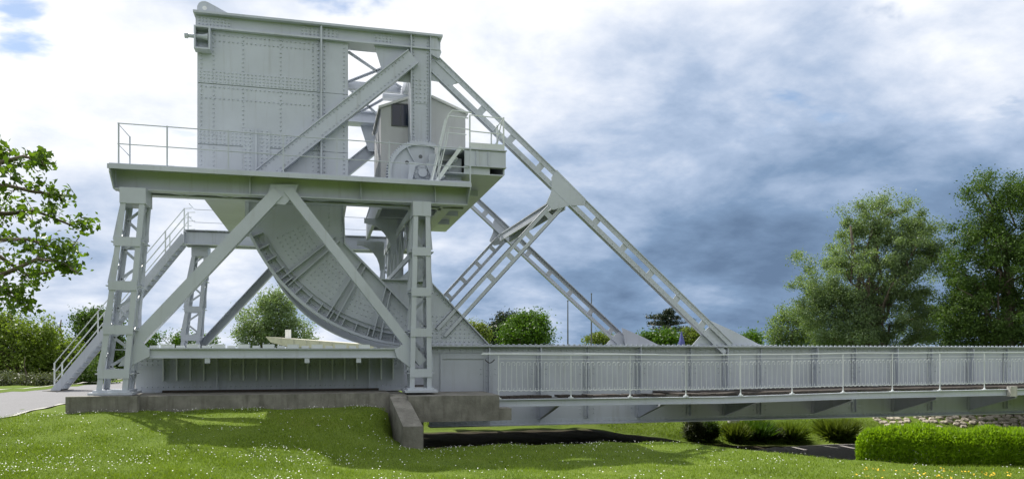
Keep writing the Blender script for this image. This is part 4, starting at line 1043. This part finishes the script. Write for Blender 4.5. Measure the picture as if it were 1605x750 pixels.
# ------------------------------------------------------------------ clipped hedge, bank shrubs, stones
def hedge():
    rng = np.random.default_rng(41)
    # plan of the hedge: near foot read off the photo
    a = np.array(ground_hit(1345, 722)); b_ = np.array(ground_hit(1605, 731)); d = (b_ - a) / np.linalg.norm(b_ - a); n = np.array([-d[1], d[0]])
    L_ = 9.0; wid = 1.15; top = .72
    base = (a[0] + d[0] * 2, a[1] + d[1] * 2, ground_z(*(a + d * 2)))
    T = Thing('clipped_hedge', 'low bright lime-green clipped hedge at the edge of the lawn', 'hedge', base)
    N_ = 60000
    s = rng.random(N_) * L_
    lump = 1 + .06 * np.sin(s * 2.1) + .05 * np.sin(s * 5.3 + 1) + .03 * np.sin(s * 11)
    endt = np.sqrt(np.clip(1 - np.clip(1 - s / .8, 0, 1) ** 2, 0.02, 1))
    kind = rng.random(N_); sidep = kind < .55
    f = rng.random(N_)
    ang = np.where(sidep, np.where(rng.random(N_) < .65, math.pi * .92, math.pi * .08), math.pi * rng.uniform(.1, .9, N_))
    hs = f * .95; ws = np.sqrt(np.clip(1 - np.clip((f - .55) / .45, 0, 1) ** 2 * .8, 0, 1)) * (.86 + .14 * np.clip(f / .3, 0, 1))
    w = np.where(sidep, np.where(ang > 1.6, -1, 1) * ws, rng.uniform(-1, 1, N_))
    h = np.where(sidep, hs, 1 - .42 * np.abs(w) ** 4)
    depth = 1 - .14 * rng.random(N_) ** 1.5
    w = w * wid / 2 * depth * lump * endt; h = top * h * np.where(sidep, 1, depth) * lump * (.45 + .55 * endt)
    X = a[0] + d[0] * s + n[0] * (wid / 2 + w); Y = a[1] + d[1] * s + n[1] * (wid / 2 + w)
    Z = height(X, Y) + bumps(X, Y) + h + .02
    out = np.stack([n[0] * np.cos(ang) * .8, n[1] * np.cos(ang) * .8, np.abs(np.sin(ang)) + .35], 1) + rng.normal(size=(N_, 3)) * .45
    out /= np.linalg.norm(out, axis=1)[:, None]
    side = np.cross(out, rng.normal(size=(N_, 3))); side /= np.linalg.norm(side, axis=1)[:, None]
    p = np.stack([X, Y, Z], 1); ln = rng.uniform(.05, .11, N_)[:, None]; wd = .016
    V = np.stack([p - out * ln * .4, p + side * wd, p + out * ln, p - side * wd], 1).reshape(-1, 3)
    me_ = np_mesh('foliage', V - np.array(base), np.arange(N_ * 4).reshape(-1, 4), 'leaf_hedge'); o = bpy.data.objects.new('foliage', me_); COL.objects.link(o); o.parent = T.o
    tb = MB()
    for k in range(24):
        s_ = .3 + k * .36; c = a + d * s_ + n * (wid / 2); z = ground_z(*c)
        for j in range(3):
            q = c + n * rng.normal() * .25 + d * rng.normal() * .1; tb.tube([(c[0], c[1], z - .05), (q[0], q[1], z + .5)], [.02, .008], 4)
    T.part('stems', tb, 'bark', kind='stuff')
hedge()
def tuft(name, label, u, v, w, h, mat, seed, n=900, blade=.022, group=None, cat='shrub'):
    """clump of upright leaves standing on the bank where photo pixel (u, v) meets the ground"""
    rng = np.random.default_rng(seed); x, y = ground_hit(u, v); t_ = (Vector((x, y, 0)).dot(Vector((SA, CA, 0)))); rw, rh = w * t_ / F / 2, h * t_ / F
    base = (x, y, ground_z(x, y)); T = Thing(name, label, cat, base, group)
    r = rng.random(n) ** .5 * rw * .55; a = rng.random(n) * 6.28
    p = np.stack([r * np.cos(a), r * np.sin(a), np.full(n, -.03)], 1)
    lean = np.stack([np.cos(a) * r / rw * 1.1, np.sin(a) * r / rw * 1.1, np.ones(n)], 1) + rng.normal(size=(n, 3)) * .32
    ln = (rh * rng.uniform(.55, 1.1, n))[:, None]; lean /= np.linalg.norm(lean, axis=1)[:, None]
    q = p + lean * ln; q[:, :2] *= 1.0; m_ = p + lean * ln * .6 + np.array([0, 0, .05])
    side = np.cross(lean, rng.normal(size=(n, 3))); side /= np.linalg.norm(side, axis=1)[:, None]
    V = np.stack([p - side * blade * .6, p + side * blade * .6, m_ + side * blade * .5, q], 1).reshape(-1, 3)
    me_ = np_mesh('foliage', V, np.arange(n * 4).reshape(-1, 4), mat); o = bpy.data.objects.new('foliage', me_); COL.objects.link(o); o.parent = T.o
    tb = MB(); 
    for k in range(8):
        qq = (rng.normal() * rw * .25, rng.normal() * rw * .25, rh * .55); tb.tube([(base[0], base[1], base[2] - .05), (base[0] + qq[0], base[1] + qq[1], base[2] + qq[2])], [.03, .01], 4)
    T.part('stems', tb, 'bark', kind='stuff')
tuft('grass_clump', 'narrow bright green grass clump nearest the dark round shrub on the bank', 1153, 690, 32, 34, 'leaf_pale', 51, 1300)
tuft('grass_clump', 'green grass clump with brownish base midway along the bank row', 1186, 689, 40, 36, 'leaf_maple', 52, 1300)
tuft('grass_clump', 'dull brownish grass clump tucked between two greener ones on the bank', 1212, 688, 28, 26, 'leaf_bush', 53)
tuft('grass_clump', 'rounded green grass clump bordering the gravel path', 1240, 688, 40, 32, 'leaf_mixed', 54, 1300)
tuft('grass_clump', 'broad fresh green grass clump just past the clipped hedge end', 1312, 684, 68, 34, 'leaf_pale', 55, 2200)
def bank_bush(label, u, v, w, h, mat, seed):
    x, y = ground_hit(u, v); t_ = Vector((x, y, 0)).dot(Vector((SA, CA, 0)))
    tree('round_shrub', label, (x, y, ground_z(x, y)), h * t_ / F, [px_blob(u, v - h * .45, t_, w * .40, h * .40)], mat, 130, 60, .11, .085, seed, .05, 6, cat='shrub', shell=.55)
bank_bush('dark rounded shrub growing where the shaded hollow meets the bank', 1088, 691, 38, 38, 'leaf_bush', 56)
bank_bush('smaller deep green shrub leaning against the dark rounded one', 1112, 690, 26, 34, 'leaf_dark', 57)
single_rock = None
def rock(name, label, u, v, w, h, seed, mat='stone', cat='rock'):
    rng = np.random.default_rng(seed); x, y = ground_hit(u, v); t_ = Vector((x, y, 0)).dot(Vector((SA, CA, 0))); rw, rh = w * t_ / F / 2, h * t_ / F
    mb = MB(); V, Fs = [], []
    for i in range(6):
        for j in range(10):
            a = math.pi * i / 5; b = 2 * math.pi * j / 10; k = 1 + .22 * rng.normal()
            V.append((x + rw * math.sin(a) * math.cos(b) * k, y + rw * .7 * math.sin(a) * math.sin(b) * k, ground_z(x, y) + rh * .4 + rh * .6 * math.cos(a) * k))
    for i in range(5):
        for j in range(10): Fs.append((i * 10 + j, i * 10 + (j + 1) % 10, (i + 1) * 10 + (j + 1) % 10, (i + 1) * 10 + j))
    mb.add(V, Fs); single(name, mb, mat, label, cat)
rock('boulder', 'pale grey broken boulder lying on the grassy bank below the girder', 1150, 664, 20, 10, 61, 'kerb')
tuft('dry_grass_tuft', 'straw-coloured dry grass tuft on the bank below the girder', 1189, 664, 20, 12, 'leaf_pale', 62, 400, .02, cat='grass tuft')
# pitched stones on the bank
rv_ = bpy.data.objects.new('bank_revetment', None); COL.objects.link(rv_); rv_['kind'] = 'structure'
rng = np.random.default_rng(71)
def stone_mesh(seed):
    r = np.random.default_rng(seed); mb = MB(); V = []
    for (sx, sy) in ((1, .2), (.75, .8), (.1, 1), (-.7, .85), (-1, .1), (-.7, -.8), (.15, -1), (.8, -.7)):
        k = r.uniform(.82, 1.1); V.append((sx * k, sy * k, -.4))
    V += [(x * .93, y * .93, .15 + r.uniform(-.05, .05)) for x, y, z in V[:8]] + [(x * .62, y * .62, .32 + r.uniform(-.08, .1)) for x, y, z in V[:8]]
    Fs = [(i + 8 * l, (i + 1) % 8 + 8 * l, (i + 1) % 8 + 8 * l + 8, i + 8 * l + 8) for l in (0, 1) for i in range(8)] + [tuple(range(16, 24))]
    return mb.add(V, Fs)
stones = [shared('stone', stone_mesh(s_), 'stone') for s_ in range(6)]
cnt = 0
for row in range(9):
    y = 30.2 + row * .40
    x = 26.2 + row * .12 + rng.random() * .2
    while x < 38.5 and cnt < 260:
        w = rng.uniform(.17, .27)
        gap = .5 + .5 * math.sin(x * 1.1 + row * .5)
        if rng.random() < .45 + .55 * gap or x > 33.5:
            o = bpy.data.objects.new('stone', stones[rng.integers(6)]); COL.objects.link(o); o.parent = rv_
            yy = y + rng.normal() * .05
            o.location = (x + w, yy, ground_z(x + w, yy) + .03); o.scale = (w * 1.02, .19, .22); o.rotation_euler = (R(15) + rng.normal() * .08, rng.normal() * .08, rng.uniform(0, .6)); cnt += 1
        x += 2 * w + .05

# ------------------------------------------------------------------ buildings, masts, lamp, flag
tb_ = 62
def bx_px(T, name, u0, u1, v0, v1, t0, t1, mat, parent=None):
    a, b, = D(u0, v0, t0), D(u1, v1, t0); dvec = Vector((SA, CA, 0)) * (t1 - t0); mb = MB()
    zt, zb = a.z, b.z
    V = [(a.x, a.y, zb), (b.x, b.y, zb), (b.x + dvec.x, b.y + dvec.y, zb), (a.x + dvec.x, a.y + dvec.y, zb)]; V += [(x, y, zt) for x, y, z in V]
    mb.add(V, [(0, 3, 2, 1), (4, 5, 6, 7), (0, 1, 5, 4), (1, 2, 6, 5), (2, 3, 7, 6), (3, 0, 4, 7)])
    return T.part(name, mb, mat, parent)
b0 = D(500, 575, tb_)
T = Thing('pavilion', 'low modern pavilion with wide flat beige roof seen under the segment girder', 'building', (b0.x, b0.y, .8))
rf_pts = [(416, 527), (560, 538), (640, 542), (640, 549), (452, 543), (424, 536)]
mb = MB(); V = []
for tt in (tb_, tb_ + 14): V += [tuple(D(u, v, tb_) + Vector((SA, CA, 0)) * (tt - tb_)) for u, v in rf_pts]
n = len(rf_pts); mb.add(V, [tuple(range(n)), tuple(range(2 * n - 1, n - 1, -1))] + [(i, i + n, (i + 1) % n + n, (i + 1) % n) for i in range(n)])
rf = T.part('roof', mb, 'roofmetal')
for k in range(6):
    u = 440 + k * 20; vt = 527 + (u - 416) * .0764
    bx_px(T, 'fascia_joint', u, u + 1, vt + .5, vt + 8, tb_ - .03, tb_ - .001, 'kerb', rf)
bx_px(T, 'chimney', 447, 453, 516, 531, tb_ + 2, tb_ + 2.6, 'white', rf)
bx_px(T, 'wall', 455, 640, 542, 585, tb_ + 2, tb_ + 12, 'render')
for k in range(5): bx_px(T, 'window', 462 + k * 34, 488 + k * 34, 546, 566, tb_ + 1.9, tb_ + 1.99, 'glass')
h0 = D(1018, 560, 74)
T = Thing('house', 'small house with slate roof just showing over the girder beside the cedar', 'building', (h0.x, h0.y, .8))
bx_px(T, 'wall', 1004, 1034, 541, 575, 74, 80, 'render'); 
p = [D(1003, 541, 74), D(1035, 541, 74), D(1031, 533, 77), D(1007, 533, 77), D(1003, 541, 74) + Vector((SA, CA, 0)) * 6, D(1035, 541, 74) + Vector((SA, CA, 0)) * 6]
T.part('roof', MB().add([tuple(x) for x in p], [(0, 1, 2, 3), (3, 2, 5, 4), (0, 3, 4), (1, 5, 2), (0, 4, 5, 1)]), 'slate')
bx_px(T, 'window', 1012, 1018, 545, 554, 73.95, 73.99, 'glass')
for u, vt, tt, lab in ((890, 472, 60, 'thin dark mast, the shorter of a pair standing beyond the span'), (927, 461, 60, 'thin dark mast, the taller of a pair standing beyond the span')):
    b = base_at(u, tt); T = Thing('mast', lab, 'mast', b); top = D(u, vt, tt)
    T.part('pole', MB().tube([b, (b[0], b[1], (b[2] + top.z) / 2), (b[0], b[1], top.z)], [.075, .06, .04], 8), 'mast')
    T.part('base_collar', MB().tube([b, (b[0], b[1], b[2] + .25)], .13, 8), 'mast'); T.part('cap', MB().tube([(b[0], b[1], top.z), (b[0], b[1], top.z + .1)], .06, 8), 'mast')
b = base_at(963, 70); T = Thing('street_lamp', 'small street lamp head visible just above the girder', 'lamp', b); tz = D(963, 529, 70).z
T.part('pole', MB().tube([b, (b[0], b[1], tz)], [.07, .045], 8), 'mast'); T.part('lamp_head', MB().box(b[0] - .35, b[0] + .25, b[1] - .12, b[1] + .12, tz, tz + .16), 'mast')
b = base_at(1068, 58); T = Thing('furled_parasol', 'furled blue parasol poking up behind the girder', 'parasol', b); tz = D(1068, 519, 58).z
T.part('pole', MB().tube([b, (b[0], b[1], tz + .1)], .03, 6), 'mast'); T.part('canopy', MB().tube([(b[0], b[1], tz - 1.5), (b[0] + .02, b[1], tz - .8), (b[0], b[1], tz)], [.30, .22, .03], 9), 'flag')

# ------------------------------------------------------------------ grass blades and daisies
def in_view_points(rng, n, ulo, uhi, vlo, vhi):
    """ground points whose picture positions fill the given rectangle evenly, plus a margin"""
    u = rng.uniform(ulo, uhi, n); v = vlo + (vhi - vlo) * rng.random(n)
    k = (u - CX) / F; q = (v - CY) / F
    tt = np.full(n, 6.0); hit = np.zeros(n, bool)
    def below(t_):
        X = t_ * (SA + CA * k); Y = t_ * (CA - SA * k); return EYE - t_ * q <= height(X, Y) + bumps(X, Y)
    for step in range(130):
        act = ~hit
        if not act.any(): break
        tt = np.where(act, tt + .25, tt); hit |= below(tt)
    lo, hi = tt - .25, tt
    for step in range(5):
        md = (lo + hi) / 2; bl = below(md); hi = np.where(bl, md, hi); lo = np.where(bl, lo, md)
    tt = hi
    X = tt * (SA + CA * k); Y = tt * (CA - SA * k)
    return X[hit], Y[hit]
def lawn_mask(X, Y):
    """true on the mown lawn, off the concrete, drive and path"""
    ok = (Y < 19.95) | (X > 2.2)
    ok &= ~((X > 1.6) & (X < 4.9) & (Y > 19.0) & (Y < 22))
    ok &= ~((X > 1.66) & (X < 2.36) & (Y > 17.9) & (Y < 20))
    ok &= ~((Y > 19.2) & (Y < 31) & (X > 2.1) & (X < 12))
    nx_ = np.array([p[0] for p in near[:4]]); ny_ = np.array([p[1] for p in near[:4]])
    ok &= ~((X < -5.6) & (Y > np.interp(X, nx_, ny_) - .05))
    crest = np.interp(X, [2, 9, 10.4, 11.4, 13.5, 16, 20, 40], [18.9, 18.8, 16.6, 14.4, 14.3, 14.1, 13.7, 10.4])
    ok &= ~((X > 10) & (Y > crest) & (Y < 30.5))
    return ok & (Y < 36)
def grass():
    rng = np.random.default_rng(81)
    X, Y = in_view_points(rng, 230000, -60, 1665, 634, 768)
    k = lawn_mask(X, Y); X, Y = X[k], Y[k]; n = len(X)
    X = X + rng.normal(size=n) * .03; Y = Y + rng.normal(size=n) * .12
    Z = height(X, Y) + bumps(X, Y)
    patch = .5 + .5 * np.sin(X * 1.3 + 2 * np.sin(Y * .9)) * np.sin(Y * 1.7 + 1.2 * np.sin(X * .8))
    h = rng.uniform(.025, .07, n) * (.6 + .7 * patch) * np.where(Y > 27, 2.0, 1.0)
    a = rng.random(n) * 6.28; w = rng.uniform(.004, .009, n) * np.where(Y > 27, 1.8, 1.0)
    ln = rng.normal(size=(n, 2)) * h[:, None] * .5
    p = np.stack([X, Y, Z - .01], 1); s = np.stack([np.cos(a) * w, np.sin(a) * w, np.zeros(n)], 1)
    tip = p + np.stack([ln[:, 0], ln[:, 1], h], 1)
    V = np.stack([p - s, p + s, tip], 1).reshape(-1, 3)
    me_ = np_mesh('grass', V, np.arange(n * 3).reshape(-1, 3), 'blade'); o = bpy.data.objects.new('grass', me_); COL.objects.link(o)
    o['kind'] = 'stuff'; o['label'] = 'short mown green grass covering the lawn and mound'; o['category'] = 'grass'
grass()
def flowers(name, label, X, Y, mat, rng, size, hgt):
    n = len(X); Z = height(X, Y) + bumps(X, Y) + rng.uniform(.6, 1.2, n) * hgt
    a = np.arange(6) * math.pi / 3; nrm = rng.normal(size=(n, 3)) * .35 + np.array([-.05, -.25, 1.0]); nrm /= np.linalg.norm(nrm, axis=1)[:, None]
    e1 = np.cross(nrm, np.array([0, 1, 0.1])); e1 /= np.linalg.norm(e1, axis=1)[:, None]; e2 = np.cross(nrm, e1)
    s = size * rng.uniform(.7, 1.25, n)
    V = np.stack([np.stack([X, Y, Z], 1) + (e1 * math.cos(t_) + e2 * math.sin(t_)) * s[:, None] for t_ in a], 1).reshape(-1, 3)
    me_ = np_mesh(name, V, np.arange(n * 6).reshape(-1, 6), mat); o = bpy.data.objects.new(name, me_); COL.objects.link(o)
    o['kind'] = 'stuff'; o['label'] = label; o['category'] = 'flowers'
rng = np.random.default_rng(91)
X, Y = in_view_points(rng, 60000, -40, 1640, 636, 766)
dens = .5 + .5 * np.sin(X * .9 + 1.7 * np.sin(Y * .7)) * np.sin(Y * 1.1 + 1.5 * np.sin(X * .55 + 1)) + .35 * np.sin(X * 3.1 + Y * 2.3) * np.sin(Y * 4.1 - X)
crestw = np.exp(-((Y - np.interp(X, [2, 9, 10.4, 11.4, 13.5], [18.4, 18.2, 16.1, 14.0, 13.8])) / .5) ** 2) * (X > 2.3)
wallw = np.exp(-((Y - 19.75) / .25) ** 2) * (X < 1.7)
keep = lawn_mask(X, Y) & (Y < 30) & (rng.random(len(X)) < np.clip((dens - .5) * .30, .02, 1) + .45 * crestw + .5 * wallw)
flowers('daisies', 'white daisies scattered thickly over the lawn', X[keep], Y[keep], 'petal', rng, .0098, .055)
X, Y = in_view_points(rng, 130, 1340, 1590, 736, 752); k = lawn_mask(X, Y) & (np.sin(X * 4) > -.2)
flowers('dandelions', 'yellow dandelions in the grass before the clipped hedge', X[k], Y[k], 'yellow', rng, .016, .05)
